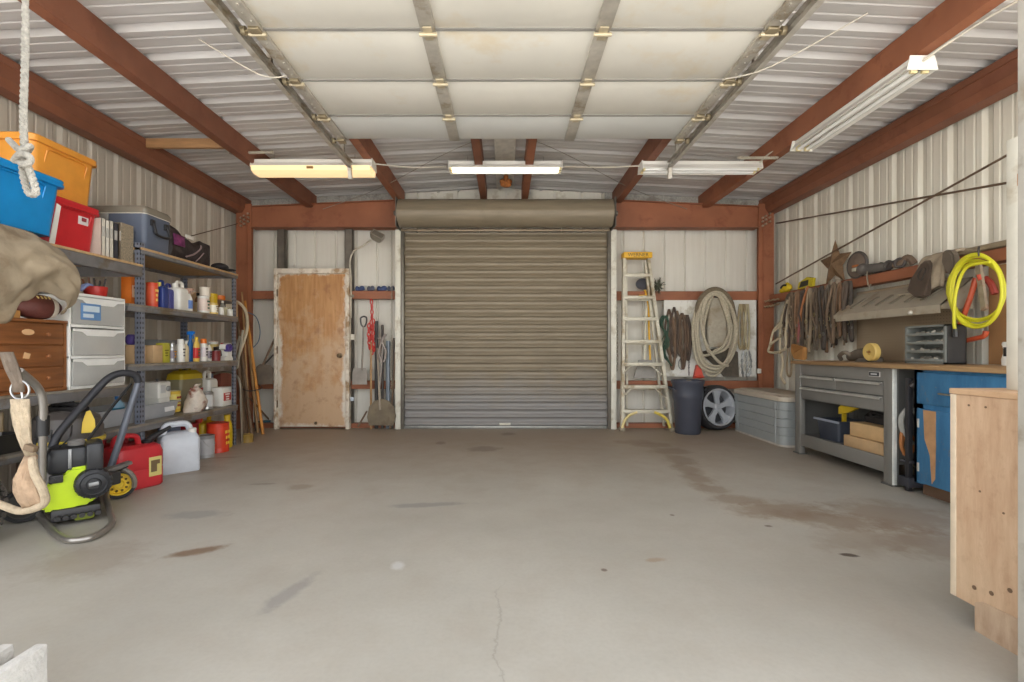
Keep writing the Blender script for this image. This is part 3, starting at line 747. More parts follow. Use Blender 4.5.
bottle('clear bottle with a white cap behind the tiny tubs', LS(222.5, -3.0, TL2), .03, .17, mP((150, 150, 140)), WHITE, group=G2)
bottle('amber bottle behind the white tubs on the second shelf', LS(198, -3.05, TL2), .036, .215, mP((130, 84, 50)), BLACK, mP((216, 196, 150)), group=G2)
carton('cream box standing at the far right back of the second shelf', LS(231, -3.02, TL2), .07, .08, .15, mP((222, 212, 186)), mP((170, 80, 60)), group=G2)
carton('low tan box at the very end of the second shelf, behind the tiny tubs', LS(229, -3.18, TL2), .16, .12, .21, TAN, group=G2)
# --- third shelf
can('white canister behind the dark red can, third shelf', LS(213, -3.12, TL3), .05, .2, WHITE, ORG, mP((226, 200, 120)), group=G3, name='canister')
bottle('grey bottle left of the tape dispenser at the back of the third shelf', LS(222, -3.06, TL3), .035, .185, mP((150, 146, 140)), REDP, mP((214, 206, 196)), group=G3)
spray('yellow spray can between the white can and the blue trigger bottle, at the back', LS(187, -3.08, TL3), .033, .2, YEL, WHITE, mP((200, 60, 50)), group=G3)
carton('cardboard carton left of the post on the third shelf', LS(133, -2.95, TL3), .12, .12, .145, TAN, group=G3, pr=(120, 84, 50))
pr_ = O('yarn_ball', MB().lathe([(0, 0), (.03, .002), (.042, .02), (.042, .06), (.03, .082), (0, .085)], seg=18), PURP, label='purple cup upside down on the cardboard carton, third shelf', cat='cup', loc=(-2.97, YX(132, -2.97), TL3 + .1485))
pr_.name = 'plastic_cup'
carton('small cardboard carton right of the post, third shelf', LS(152, -2.93, TL3), .11, .1, .145, TAN, group=G3)
carton('yellow-green carton on the third shelf', LS(163, -2.92, TL3), .085, .06, .165, OLIVE, group=G3, pr=(120, 110, 30))
carton('flat grey box lying behind the yellow-green carton', LS(163, -3.2, TL3), .3, .14, .2, GREY, group=G3)
spray('silver spray can beside the yellow-green carton', LS(172, -2.90, TL3), .031, .17, SILV, SILV, mP((120, 110, 120)), group=G3)
spray('grey spray can behind the silver one', LS(176, -3.02, TL3), .031, .18, GREY, mP((90, 80, 76)), group=G3)
spray('tall white spray can, third shelf', LS(180.5, -2.89, TL3), .034, .205, WHITE, WHITE, group=G3)
bottle('cream bottle with a white cap next to the white spray can', LS(186, -2.93, TL3), .03, .19, CREAMP, WHITE, group=G3)
trigger('blue bottle with a blue trigger head, third shelf', LS(190.5, -2.95, TL3), .034, .285, BLUE, mP((36, 120, 210)), group=G3)
bottle('red bottle with yellow shoulders beside the blue trigger bottle', LS(196.5, -2.88, TL3), .034, .23, mP((226, 190, 90)), YEL, REDP, group=G3)
spray('white spray can with an orange cap', LS(203.5, -2.88, TL3), .033, .215, WHITE, ORG, mP((216, 206, 206)), group=G3)
bottle('grey-labelled white bottle right of the orange cap', LS(209, -2.9, TL3), .028, .18, WHITE, GREY, mP((150, 140, 150)), group=G3)
can('short dark red can, third shelf', LS(216, -2.87, TL3), .04, .10, DRED, SILV, group=G3, name='can')
can('dark brown can behind the dark red one', LS(218.5, -2.99, TL3), .045, .14, mP((70, 56, 50)), SILV, group=G3, name='can')
disp = E('tape_dispenser', 'white tape dispenser at the right end of the third shelf', 'tape dispenser', LS(226, -2.88, TL3), PI / 2, G3)
mb = MB(); mb.poly([(-.07, -.03, 0), (.07, -.03, 0), (.075, -.03, .02), (.05, -.03, .05), (.06, -.03, .13), (.04, -.03, .18), (-.06, -.03, .165), (-.07, -.03, .12), (-.03, -.03, .10), (-.02, -.03, .05), (-.075, -.03, .03)], (0, .06, 0)); O('body', mb, WHITE, disp)
O('roll', MB().lathe([(.018, -.024), (.04, -.024), (.04, .024), (.018, .024), (.018, -.024)], (-.02, -.032, .13), 20, rot=(PI / 2, 0, 0)), PURP, disp)
# --- lowest shelf
tray = E('plastic_tray', 'long low grey plastic tray on the lowest shelf', 'tray', (-3.078, 3.83, TL4), PI / 2)
O('body', MB().rr([(0, .80, .28, .03), (.01, .81, .29, .03), (.118, .85, .33, .03), (.118, .88, .36, .03), (.128, .885, .365, .03), (.128, .845, .32, .03), (.012, .80, .28, .03)], 4), mP((174, 176, 180)), tray)
mb = MB(); mb.box((.30, -.160, .07), (.12, .003, .05), rot=(-.18, 0, 0)); O('sticker', mb, mP((226, 226, 224)), tray)
zt = TL4 + .013
ap = E('kitchen_appliance', 'small white appliance box stacked on a white box in the grey tray', 'appliance', LS(157, -3.05, zt + .148), PI / 2)
O('body', MB().rr([(0, .15, .15, .02), (.13, .15, .15, .02), (.14, .13, .13, .02)], 4), WHITE, ap); O('dial', MB().lathe([(.024, 0), (.024, .01), (.016, .016), (0, .016)], (.03, -.075, .075), 16, rot=(PI / 2, 0, 0)), GREY, ap); O('knob', MB().lathe([(.01, .138), (.008, .15), (.014, .158), (.001, .164)], seg=12), GREY, ap); O('panel', MB().bb(-.06, .0, -.078, -.074, .04, .11, .002), mP((206, 204, 200)), ap)
carton('plain white box under the white appliance in the grey tray', LS(157, -3.05, zt), .135, .13, .145, WHITE, group=G4)
can('yellow printed tin in the grey tray', LS(172, -3.04, zt), .066, .19, mP((220, 186, 70)), CREAMP, mP((226, 206, 110)), group=G4, name='tin', pr=(150, 50, 40))
bottle('light blue bottle at the left end of the grey tray', LS(118, -3.04, zt), .05, .20, LBLUE, BLUE, mP((60, 140, 170)), group=G4)
bottle('small yellow-capped bottle in the tray beside the post', LS(135, -3.02, zt), .035, .15, mP((190, 186, 120)), YEL, group=G4)
bag = MB(); rg = []
for k, (z, w, d) in enumerate(((0, .16, .14), (.03, .21, .17), (.09, .20, .17), (.15, .16, .14), (.20, .12, .10), (.235, .05, .03), (.26, .08, .03))):
    rg.append([V((w / 2 * math.cos(a) * (1 + .12 * math.sin(3 * a + k)) + .03 * math.sin(k), d / 2 * math.sin(a) * (1 + .12 * math.cos(4 * a + 2 * k)) - .01 * k, z)) for a in [q * 2 * PI / 20 for q in range(20)]])
bag.loft(rg); t = E('plastic_bag', 'crumpled cream plastic bag tied at the top, lowest shelf', 'plastic bag', LS(192.5, -2.92, TL4), PI / 2)
O('body', bag, M((222, 208, 192), .4, 0, .1, 20, .5, dirt=(150, 96, 80), dirt_amt=.5, dscale=9), t)
can('silver paint tin right of the plastic bag, lowest shelf', LS(206.5, -2.92, TL4), .058, .165, SILV, SILV, mP((216, 216, 214)), group=G4)
carton('white and red box at the right end of the lowest shelf', LS(222, -2.93, TL4), .16, .11, .19, WHITE, mP((190, 60, 50)), group=G4, pr=(240, 230, 220))
jug('tall white jug with a big handle behind the silver tin', LS(208, -3.12, TL4), .16, .13, .36, WHITE, mP((90, 96, 110)), group=G4, side=-1)
cs = E('tool_case', 'yellow and grey tool case at the back of the lowest shelf', 'tool case', LS(185, -3.18, TL4), PI / 2)
O('body', MB().rr([(0, .34, .16, .03), (.26, .34, .16, .03), (.29, .32, .15, .03)], 4), mP((150, 140, 110)), cs); O('lid', MB().rr([(.29, .34, .165, .03), (.34, .33, .16, .04), (.375, .24, .10, .04)], 4), mP((206, 178, 40)), cs)
O('handle', MB().tube(curve([(-.07, 0, .37), (-.06, 0, .395), (.06, 0, .395), (.07, 0, .37)], 5), .012, 8), mP((206, 178, 40)), cs)
carton('dark brick red box at the back right of the lowest shelf', LS(220, -3.2, TL4), .2, .14, .33, mP((128, 70, 58)), group=G4)
can('red printed tin behind the plastic bag on the lowest shelf', LS(196, -3.08, TL4), .06, .2, REDP, SILV, mP((226, 206, 190)), group=G4, name='tin')
# --- on the floor under and before the rack
def gas_can(lab, loc, w, d, h, rz, spout=True, stick=True):
    t = E('gas_can', lab, 'fuel can', loc, rz)
    RC = mP((196, 48, 54), .42)
    O('body', MB().rr([(0, w * .94, d * .92, .05), (.012, w, d, .06), (h * .34, w, d, .06), (h * .36, w * .985, d * .97, .06), (h * .38, w, d, .06), (h * .66, w, d, .06), (h * .76, w * .93, d * .92, .06), (h * .80, w * .78, d * .72, .05)], 5), RC, t)
    hp = curve([(-w * .34, 0, h * .76), (-w * .32, 0, h * .93), (-w * .2, 0, h * .985), (w * .06, 0, h * .96), (w * .12, 0, h * .86), (w * .12, 0, h * .77)], 5)
    O('handle', MB().tube(hp, .024, 10, flat=.75), RC, t)
    if spout:
        O('spout_collar', MB().lathe([(.034, 0), (.036, .03), (.026, .036), (0, .036)], (w * .30, 0, h * .77), 16), BLACK, t)
        O('spout', MB().tube([(w * .30, 0, h * .83), (w * .42, -.03, h * .93), (w * .62, -.10, h * 1.08)], [.024, .02, .012], 10), BLACK, t)
    if stick:
        mb = MB(); mb.box((w * .27, -d / 2 - .001, h * .38), (.085, .003, .14), bev=.001); st = O('warning_label', mb, mP((222, 206, 128)), t)
        mb = MB(); mb.poly([(w * .27 - .03, -d / 2 - .001, h * .28), (w * .27 + .01, -d / 2 - .001, h * .28), (w * .27 + .01, -d / 2 - .001, h * .42), (w * .27 + .03, -d / 2 - .001, h * .42), (w * .27 + .03, -d / 2 - .001, h * .5), (w * .27 - .03, -d / 2 - .001, h * .5)], (0, -.003, 0)); O('print', mb, mP((120, 100, 70)), st)
    return t
gas_can('red plastic fuel can with a black spout beside the pressure washer', (-2.72, 3.46, 0), .34, .24, .385, 1.15)
gas_can('second red fuel can, half hidden behind the one with the spout', (-3.08, 3.80, 0), .3, .2, .32, .7, False, False)
wj = E('water_jug', 'large blank white plastic jug on the floor under the shelves', 'jug', (-2.715, 3.95, 0), 0.75, GF)
w_, d_, h_ = .27, .24, .385
O('body', MB().rr([(0, w_ * .96, d_ * .96, .02), (.01, w_, d_, .025), (h_ * .70, w_, d_, .025), (h_ * .80, w_ * .86, d_ * .8, .03, .0, 0), (h_ * .84, w_ * .6, d_ * .5, .03, .03, 0)], 4), mP((206, 210, 216)), wj)
O('handle', MB().tube(curve([(-w_ * .40, 0, h_ * .70), (-w_ * .34, 0, h_ * .96), (-w_ * .1, 0, h_ * 1.0), (w_ * .2, 0, h_ * .99), (w_ * .30, 0, h_ * .86)], 5), .028, 8, flat=.9), mP((206, 210, 216)), wj)
O('cap', MB().lathe([(.03, 0), (.03, .04), (.024, .045), (0, .045)], (w_ * .33, -.05, h_ * .79), 14), WHITE, wj)
can('grey unlabelled paint can on the floor beside the white jug', (-2.80, YX(205.5, -2.80), 0), .075, .205, M((170, 168, 166), .45, .3, .1, 8), SILV, mP((184, 182, 182)), group=GF, bail=True)
can('orange-red tin with yellow lettering on the floor under the shelves', (-2.83, YX(218, -2.83), 0), .098, .285, mP((214, 62, 34)), mP((170, 60, 40)), mP((216, 70, 40)), group=GF, name='tin', pr=(248, 206, 70))
jug('yellow jug on the floor behind the orange-red tin', (-3.05, 4.80, 0), .24, .16, .36, YEL, mP((200, 60, 40)), group=GF, name='oil_jug')
bottle('tall yellow bottle by the far shelf post', (-2.86, 4.89, 0.0), .052, .335, mP((226, 190, 36)), mP((206, 170, 30)), group=GF, sy=.9, neck=.5)
carton('dark red box on the floor left of the yellow jug', (-3.0, 4.50, 0), .13, .12, .30, mP((150, 34, 38)), group=GF)
carton('grey-blue box on the floor behind the paint can', (-3.06, 4.33, 0), .13, .12, .33, mP((128, 140, 166)), group=GF)
can('rusty brown coffee tin on the floor at the shelf end', (-2.80, 5.16, 0), .06, .085, mP((156, 126, 60)), group=GF, name='tin')
# bent tube frame leaning at the end of the rack
tb = P(213, 374, 5.06); O('tube_frame', MB().tube(curve([P(206, 377, 5.12), P(222, 372, 5.10), P(234, 374, 5.08), P(240, 383, 5.07), P(241, 402, 5.07), (P(242, 444, 5.06).x, 5.06, .012)], 6), .012, 8), M((150, 140, 124), .35, .7), label='bent bare metal tube leaning at the end of the shelves', cat='metal tube')
# --- top deck of the far bay: cooler, bag, cap
co = E('cooler', 'blue-grey ice chest with tan lid on top of the shelves', 'cooler', (-3.115, 3.905, TL1), PI / 2)
W2, D2, H2 = .30, .54, .34
O('body', MB().rr([(0, W2 * .92, D2 * .95, .03), (.02, W2 * .95, D2 * .97, .035), (.285, W2, D2, .035)], 5), mP((92, 100, 116), .5), co)
O('lid', MB().rr([(.287, W2 + .012, D2 + .012, .035), (.32, W2 + .012, D2 + .012, .035), (.345, W2 - .02, D2 - .02, .03)], 5), mP((134, 126, 112), .5), co)
O('seam', MB().rr([(.281, W2 + .004, D2 + .004, .035), (.289, W2 + .004, D2 + .004, .035)], 5), mP((224, 216, 200)), co)
mb = MB(); mb.tube(curve([(-.075, -D2 / 2 - .012, .225), (-.08, -D2 / 2 - .03, .17), (-.06, -D2 / 2 - .034, .13), (.06, -D2 / 2 - .034, .13), (.08, -D2 / 2 - .03, .17), (.075, -D2 / 2 - .012, .225)], 4), .011, 8)
mb.box((-.075, -D2 / 2 - .006, .225), (.04, .02, .05), bev=.004); mb.box((.075, -D2 / 2 - .006, .225), (.04, .02, .05), bev=.004); O('handle', mb, BLACK, co)
O('latch', MB().box((-W2 / 2 - .008, .05, .25), (.016, .07, .055), bev=.005), mP((150, 146, 140)), co)
bg_ = MB(); rg = []
for k in range(13):
    u = k / 12; w = .19 * (1 - .1 * math.sin(9 * u)) * (1 if k not in (0, 12) else .5); hh = .34 * (.9 - .2 * u + .12 * math.sin(7 * u + 1)); hh *= .8 if k in (0, 12) else 1
    rg.append([V((-.33 + .66 * u, w * .5 * math.cos(a) * (1 + .08 * math.sin(5 * a + 3 * k)), max(0, hh * .5 + hh * .5 * (abs(math.sin(a)) ** .6) * (1 if math.sin(a) > 0 else -1) + .012 * math.sin(4 * a + 2 * k)) if True else 0)) for a in [q * 2 * PI / 22 for q in range(22)]])
bg_.loft(rg)
t = E('duffel_bag', 'black packed nylon bag with purple print on top of the shelves', 'bag', (-3.04, 4.49, TL1), PI / 2)
O('body', bg_, M((58, 50, 50), .5, 0, .3, 12, .5), t)
mb = MB(); mb.box((-.20, -.098, .19), (.14, .012, .1), rot=(-.1, 0, 0), bev=.004); O('printed_patch', mb, M((116, 50, 96), .5, 0, .5, 25), t)
mb = MB(); mb.box((-.06, -.1, .25), (.11, .01, .034), rot=(-.15, 0, 0), bev=.002); O('white_tag', mb, WHITE, t)
mb = MB(); mb.tube(curve([(-.12, -.105, .06), (-.02, -.112, .10), (.08, -.11, .17), (.12, -.09, .21)], 6), .008, 6); mb.tube(curve([(.02, -.105, .04), (.07, -.115, .09), (.13, -.11, .14)], 6), .006, 6); O('strap', mb, mP((150, 130, 130)), t)
mb = MB(); mb.ball((0, 0, .045), (.075, .085, .045)); mb.ball((-.0, -.09, .018), (.07, .07, .012)); O('baseball_cap', mb, M((40, 36, 36), .8), label='black cap at the far end of the top shelf', cat='cap', loc=(-2.92, 4.86, TL1), rz=PI / 2)
# --- top deck of the near bay
tote('big blue storage tote in front, on the near end of the top shelf', (-2.975, 2.66, TB1 + .035), .66, .43, .355, mP((16, 132, 196), .35))
rt = tote('red storage tote with a small white sticker on the shelf', (-3.12, 3.215, TB1), .41, .43, .335, mP((206, 40, 48), .38), lid=True, sticker=mP((232, 226, 224)))
O('sticker_print', MB().box((.075, -.205, .235), (.035, .006, .026), rot=(.06, 0, 0), bev=.003), mP((150, 50, 60)), rt)
tote('orange storage tote stacked on top of the red one', (-3.23, 3.31, TB1 + .342), .50, .37, .40, mP((236, 160, 62), .4))
mb = MB(); mb.box((0, 0, .16), (.05, .02, .32)); mb.bb(-.06, .1, -.03, -.01, .0, .06, .004)
O('folded_paper', MB().poly([(-2.87, 2.985, TB1), (-2.87, 3.02, TB1), (-2.80, 2.99, TB1 + .24), (-2.80, 2.965, TB1 + .25)], (.006, 0, 0)), WHITE, label='white sheet of card wedged between the blue and red totes', cat='card')
GB = 'binders and albums on the near top shelf'
def binder(y, w, h, d, col, lab, page=True):
    t = E('binder', lab, 'binder', (-2.90 - d / 2, y, TB1), PI / 2, GB)
    mb = MB(); mb.bb(-w / 2, -w / 2 + .003, -d / 2, d / 2, 0, h); mb.bb(w / 2 - .003, w / 2, -d / 2, d / 2, 0, h); mb.bb(-w / 2, w / 2, -d / 2, -d / 2 + .003, 0, h); O('cover', mb, col, t)
    O('pages', MB().bb(-w / 2 + .004, w / 2 - .004, -d / 2 + .004, d / 2 - .01, .006, h - .008), mP((214, 206, 190)), t)
    O('spine_label', MB().bb(-w * .3, w * .3, -d / 2 - .001, -d / 2, h * .55, h * .8), mP((190, 186, 178)), t)
binder(3.43, .034, .285, .24, mP((222, 214, 198)), 'white binder right beside the red tote'); binder(3.465, .034, .28, .24, mP((230, 224, 210)), 'white binder between two other white ones'); binder(3.50, .034, .285, .24, mP((216, 208, 192)), 'white binder beside the dark one')
binder(3.54, .042, .28, .24, mP((60, 60, 68)), 'dark navy binder beside the white binders'); binder(3.588, .05, .29, .24, mP((106, 92, 78)), 'brown mottled album beside the speckled board')
t = E('speckled_panel', 'grey-brown speckled square box in front of the cooler', 'box', (-2.925, 3.641, TB1), PI / 2)
O('body', MB().box((.0, 0, .15), (.115, .06, .30), bev=.006), M((140, 126, 106), .8, 0, .35, 60), t); mb = MB(); mb.bb(-.056, .056, -.033, -.03, .004, .296); O('face_board', mb, M((150, 136, 114), .8, 0, .4, 90), t)
# --- draped cloth over the front of the near top shelf
def ip(x, xs, ys):
    if x <= xs[0]: return ys[0]
    for a, b, c, d in zip(xs, xs[1:], ys, ys[1:]):
        if x <= b:
            q = (x - a) / (b - a); q = q * q * (3 - 2 * q); return c + (d - c) * q
    return ys[-1]
def drape(u, v):
    y = 2.15 + u * .80
    top = ip(y, [2.15, 2.66, 2.8, 2.9, 2.95], [1.69, 1.672, 1.64, 1.57, 1.50])
    bot = ip(y, [2.15, 2.40, 2.50, 2.60, 2.72, 2.85, 2.95], [1.16, 1.11, 1.14, 1.27, 1.335, 1.30, 1.22])
    if v < .28:
        q = v / .28; x = -3.12 + q * .42; z = 1.69 - q * (1.69 - top) * .8 ** (1 - q); z = 1.69 + (top - 1.69) * q
    else:
        q = (v - .28) / .72; z = top + (bot - top) * q
        x = -2.70 + .17 * math.sin(min(1, q * 1.25) * PI * .62) - .10 * q * q
        fold = .007 * math.sin(y * 22 + q * 9) * q + .006 * math.sin(y * 51 - q * 14) * q + .007 * math.sin(q * 17 + y * 11) + .004 * math.sin(q * 31 - y * 23)
        x += fold; z += .008 * math.sin(y * 33 + q * 7) * (1 - q)
    if u > .86: x -= .10 * ((u - .86) / .14) ** 2
    return V((x, y, z))
O('canvas_cloth', MB().grid(drape, 52, 40), M((158, 142, 118), .85, 0, .14, 7, .5, dirt=(136, 118, 94), dirt_amt=.5), label='khaki canvas cloth draped over the near top shelf', cat='cloth', solid=.008)
# --- middle deck: plastic drawers, wooden chest and what lies on it
dr_ = E('drawer_unit', 'clear and white plastic three-drawer unit on the middle shelf', 'drawer unit', (-3.01, 3.29, TB2), PI / 2)
CL = M((214, 212, 206), .25, 0, .06, 6, alpha=.5); FRM = mP((230, 228, 222), .4)
W3, D3, H3 = .45, .40, .635
mb = MB()
for z in (0, .20, .408, H3 - .02): mb.box((0, 0, z + .01), (W3, D3, .02), bev=.004)
for s in (-1, 1): mb.bb(s * W3 / 2, s * (W3 / 2 - .012), -D3 / 2, D3 / 2, 0, H3, .003)
mb.bb(-W3 / 2, W3 / 2, D3 / 2 - .01, D3 / 2, 0, H3); O('frame', mb, FRM, dr_)
for k, z in enumerate((.022, .222, .43)):
    hh = .176 if k < 2 else .18; mb = MB(); w = W3 - .034
    mb.bb(-w / 2, w / 2, -D3 / 2 - .008, -D3 / 2 - .004, z, z + hh, .001); mb.bb(-w / 2, w / 2, -D3 / 2, D3 / 2 - .02, z, z + .003)
    for s in (-1, 1): mb.bb(s * w / 2, s * (w / 2 - .003), -D3 / 2 - .004, D3 / 2 - .02, z, z + hh - .02)
    d = O('drawer', mb, CL, dr_)
    mb = MB(); mb.poly([(-w * .5, -D3 / 2 - .012, z + hh), (w * .5, -D3 / 2 - .012, z + hh), (w * .5, -D3 / 2 - .012, z + hh - .014), (w * .34, -D3 / 2 - .012, z + hh - .02), (w * .26, -D3 / 2 - .012, z + hh - .045), (-w * .26, -D3 / 2 - .012, z + hh - .045), (-w * .34, -D3 / 2 - .012, z + hh - .02), (-w * .5, -D3 / 2 - .012, z + hh - .014)], (0, .006, 0)); O('handle', mb, FRM, d)
    if k == 2:
        mb = MB(); mb.bb(-.155, .0, -D3 / 2 - .0125, -D3 / 2 - .009, z + .03, z + .14, .002); lb = O('paper_label', mb, mP((96, 140, 190)), d); mb = MB(); mb.bb(-.14, -.015, -D3 / 2 - .0145, -D3 / 2 - .012, z + .085, z + .125); mb.bb(-.14, -.06, -D3 / 2 - .0145, -D3 / 2 - .012, z + .045, z + .07); O('print', mb, mP((206, 220, 230)), lb)
for k, (x, z, w, d, h, col, lab) in enumerate(((.10, .0255, .16, .14, .09, TAN, 'tan box inside the middle clear drawer'), (-.02, .2255, .1, .1, .1, mP((214, 206, 190)), 'pale box in the clear drawer'), (.12, .2255, .1, .12, .1, mP((216, 174, 120)), 'tan block in the middle clear drawer'), (-.05, .0255, .22, .15, .08, WHITE, 'white folded stuff in the bottom clear drawer'))[1:]):
    carton(lab, (-3.01 + .08, 3.29 + x, TB2 + z), w, d, h, col, group='odds and ends in the clear drawers')
# on the drawers
mb = MB(); mb.grid(lambda u, v: V((-.12 + .24 * u, -.09 + .18 * v, .012 + .05 * abs(math.sin(u * 5)) * (1 - v * .6) + .015 * math.sin(v * 9))), 16, 12)
O('folded_cloth', mb, M((120, 130, 170), .8, 0, .12, 9), label='blue-grey rag folded on top of the plastic drawers', cat='rag', loc=(-2.93, 3.16, TB2 + H3 + .006), rz=PI / 2, solid=.01)
t = E('utensil_caddy', 'red and black caddy of brushes on top of the plastic drawers', 'caddy', (-2.93, 3.40, TB2 + H3), PI / 2)
O('basket', MB().lathe([(.055, 0), (.062, .01), (.07, .07), (.068, .075), (.058, .012), (0, .008)], seg=20), mP((186, 44, 36)), t)
for k in range(7): O('brush', MB().tube([(-.03 + .01 * k, .02 * (-1) ** k, .01), (-.075 + .025 * k, .03 * (-1) ** k, .12 + .01 * (k % 3))], .006, 6), DARK if k % 2 else BRN, t)
ch_ = E('wooden_chest', 'small stained wooden chest of drawers on the middle shelf', 'chest of drawers', (-3.0, 2.735, TB2), PI / 2)
def wood(c1, c2, sc=(1, 9, 9), rough=.5):
    m, nt, b = base_mat('stained_wood', rough); n = nt.noise(nt.coord(sc), 3.5, 6, .6)
    nt.link(nt.ramp(n, .3, .7, lin(c1), lin(c2)), b.inputs['Base Color']); return m
WD = wood((112, 66, 34), (152, 96, 52)); W4, D4, H4 = .64, .36, .445
mb = MB(); mb.bb(-W4 / 2, W4 / 2, -D4 / 2 + .012, D4 / 2, 0, H4 - .02, .003); mb.bb(-W4 / 2 - .008, W4 / 2 + .008, -D4 / 2 - .004, D4 / 2, H4 - .02, H4, .004); mb.bb(-W4 / 2 - .004, W4 / 2 + .004, -D4 / 2, D4 / 2, 0, .02, .003); mb.bb(W4 / 2 - .02, W4 / 2, -D4 / 2, -D4 / 2 + .02, .02, H4 - .02); O('carcass', mb, WD, ch_)
for k in range(3):
    z = .026 + k * .134; d = O('drawer', MB().bb(-W4 / 2 + .008, W4 / 2 - .024, -D4 / 2 - .002, -D4 / 2 + .02, z, z + .124, .004), WD, ch_)
    mb = MB()
    if k == 2: mb.lathe([(.03, 0), (.03, .004), (0, .005)], (.07, -D4 / 2 - .002, z + .07), 16, sx=1.2, sy=.6, rot=(PI / 2, 0, 0))
    else: mb.poly([(.04, -D4 / 2 - .002, z + .05), (.075, -D4 / 2 - .002, z + .045), (.085, -D4 / 2 - .002, z + .075), (.05, -D4 / 2 - .002, z + .085)], (0, -.003, 0))
    O('worn_patch', mb, mP((220, 176, 130)), d)
    O('knob', MB().lathe([(.008, 0), (.012, .012), (.001, .018)], (.19, -D4 / 2 - .002, z + .06), 10, rot=(PI / 2, 0, 0)), mP((150, 96, 60)), d)
zt = TB2 + H4
fb = E('football', 'brown football with a white stripe on the wooden chest', 'football', (-2.86, 2.90, zt + .076), PI / 2 - .2)
pr2 = [(.076 * math.sqrt(max(0, 1 - (q / 8) ** 2)) ** 1.25 + .001, q / 8 * .135) for q in range(-8, 9)]
O('body', MB().lathe(pr2, seg=24, rot=(0, PI / 2, 0)), M((98, 50, 42), .55, 0, .1, 30, .3), fb)
O('stripe', MB().lathe([(.064, .050), (.0715, .051), (.0605, .083), (.056, .084)], seg=24, rot=(0, PI / 2, 0)), mP((214, 204, 190)), fb)
mb = MB()
for k in range(4): mb.box((-.03 + .02 * k, -.055, .056), (.006, .02, .006), rot=(.78, 0, 0))
O('lacing', mb, mP((214, 190, 120)), fb)
O('wood_offcut', MB().box((0, 0, .022), (.16, .09, .044), bev=.003), M((204, 150, 84), .6, 0, .1, 10), label='tan wooden block lying on the chest left of the football', cat='wooden block', loc=(-2.88, 2.70, zt), rz=PI / 2)
# --- low deck: tool tray and screwdrivers
tt = E('tool_tray', 'black tool tray with upright screwdrivers under the wooden chest', 'tool tray', (-2.98, 2.59, TB3), PI / 2)
O('body', MB().rr([(0, .50, .2, .02), (.11, .52, .22, .02), (.11, .50, .2, .02), (.01, .48, .18, .02)], 3), BLACK, tt)
for k, (x, col, lab) in enumerate(((-.22, (206, 60, 110), 'pink'), (-.17, (60, 150, 100), 'green'), (-.10, (120, 110, 160), 'mauve'), (-.02, (80, 70, 66), 'dark'), (.10, (50, 90, 190), 'blue'), (.18, (140, 120, 90), 'olive'))):
    t = E('screwdriver', '%s-handled screwdriver standing in the black tool tray' % lab, 'screwdriver', (-2.94, 2.59 + x, TB3 + .011), .3 * k, 'screwdrivers in the black tool tray')
    O('shaft', MB().cyl((0, 0, 0), (0, 0, .12), .004, seg=8), SILV, t); O('handle', MB().lathe([(.008, .11), (.014, .125), (.011, .16), (.015, .2), (.012, .225), (0, .228)], seg=12), mP(col), t)
    if lab == 'blue': O('end_cap', MB().lathe([(.016, .222), (.018, .235), (.001, .242)], seg=12), WHITE, t)
# ------------------------------------------------------------------ shop vacuum
sv = E('shop_vacuum', 'grey shop vacuum with yellow trim beneath the near shelf', 'shop vacuum', (-2.84, 3.08, 0), -.2); sv.scale = (1, 1, 1.13)
O('drum', MB().lathe([(.13, .05), (.155, .06), (.175, .36), (.18, .37), (0, .37)], seg=30), mP((168, 162, 158), .45), sv)
O('trim_band', MB().lathe([(.178, .355), (.192, .36), (.196, .378), (.18, .386)], seg=30), mP((222, 196, 70)), sv)
O('lid', MB().lathe([(.185, .382), (.186, .44), (.165, .50), (.11, .535), (0, .545)], seg=30), mP((86, 80, 76), .45), sv)
mb = MB(); mb.box((0, 0, .548), (.26, .09, .03), bev=.012); mb.box((.0, 0, .575), (.18, .04, .022), bev=.01); mb.box((-.09, 0, .562), (.03, .04, .03)); mb.box((.09, 0, .562), (.03, .04, .03)); O('carry_handle', mb, BLACK, sv)
mb = MB(); mb.box((.06, -.173, .43), (.09, .012, .045), rot=(-.3, 0, .33), bev=.003); pl = O('badge', mb, mP((60, 58, 56)), sv)
mb = MB(); mb.box((.06, -.181, .436), (.06, .004, .014), rot=(-.3, 0, .33)); O('print', mb, mP((206, 196, 80)), pl)
mb = MB(); mb.poly([(-.035, 0, -.05), (.035, 0, -.05), (.03, 0, .02), (.008, 0, .075), (-.012, 0, .07), (-.03, 0, .01)], (0, .02, 0)); mb.bm.transform(Matrix.Translation((.20, -.02, .47)) @ Euler((-.12, 0, .9)).to_matrix().to_4x4()); O('latch', mb, mP((238, 200, 50)), sv)
for a in (0.4, 2.0, 3.6, 5.2):
    c = V((.14 * math.cos(a), .14 * math.sin(a), .03)); O('caster', MB().cyl(c + V((-.012, 0, 0)), c + V((.012, 0, 0)), .03, seg=14), BLACK, sv)
# ------------------------------------------------------------------ pressure washer
fx, fy = .67, -.742
def PWc(r, f, z): return V((-2.5 + r * .742 + f * fx, 2.8 + r * .67 + f * fy, z))
pw = E('pressure_washer', 'lime and black engine pressure washer on a tube frame before the shelves', 'pressure washer')
rot_f = math.atan2(fx, -fy)       # local -y looks along f
Mf = Euler((0, 0, rot_f)).to_matrix().to_4x4()
def fb_(mb): mb.bm.transform(Matrix.Translation((-2.5, 2.8, 0)) @ Mf); return mb
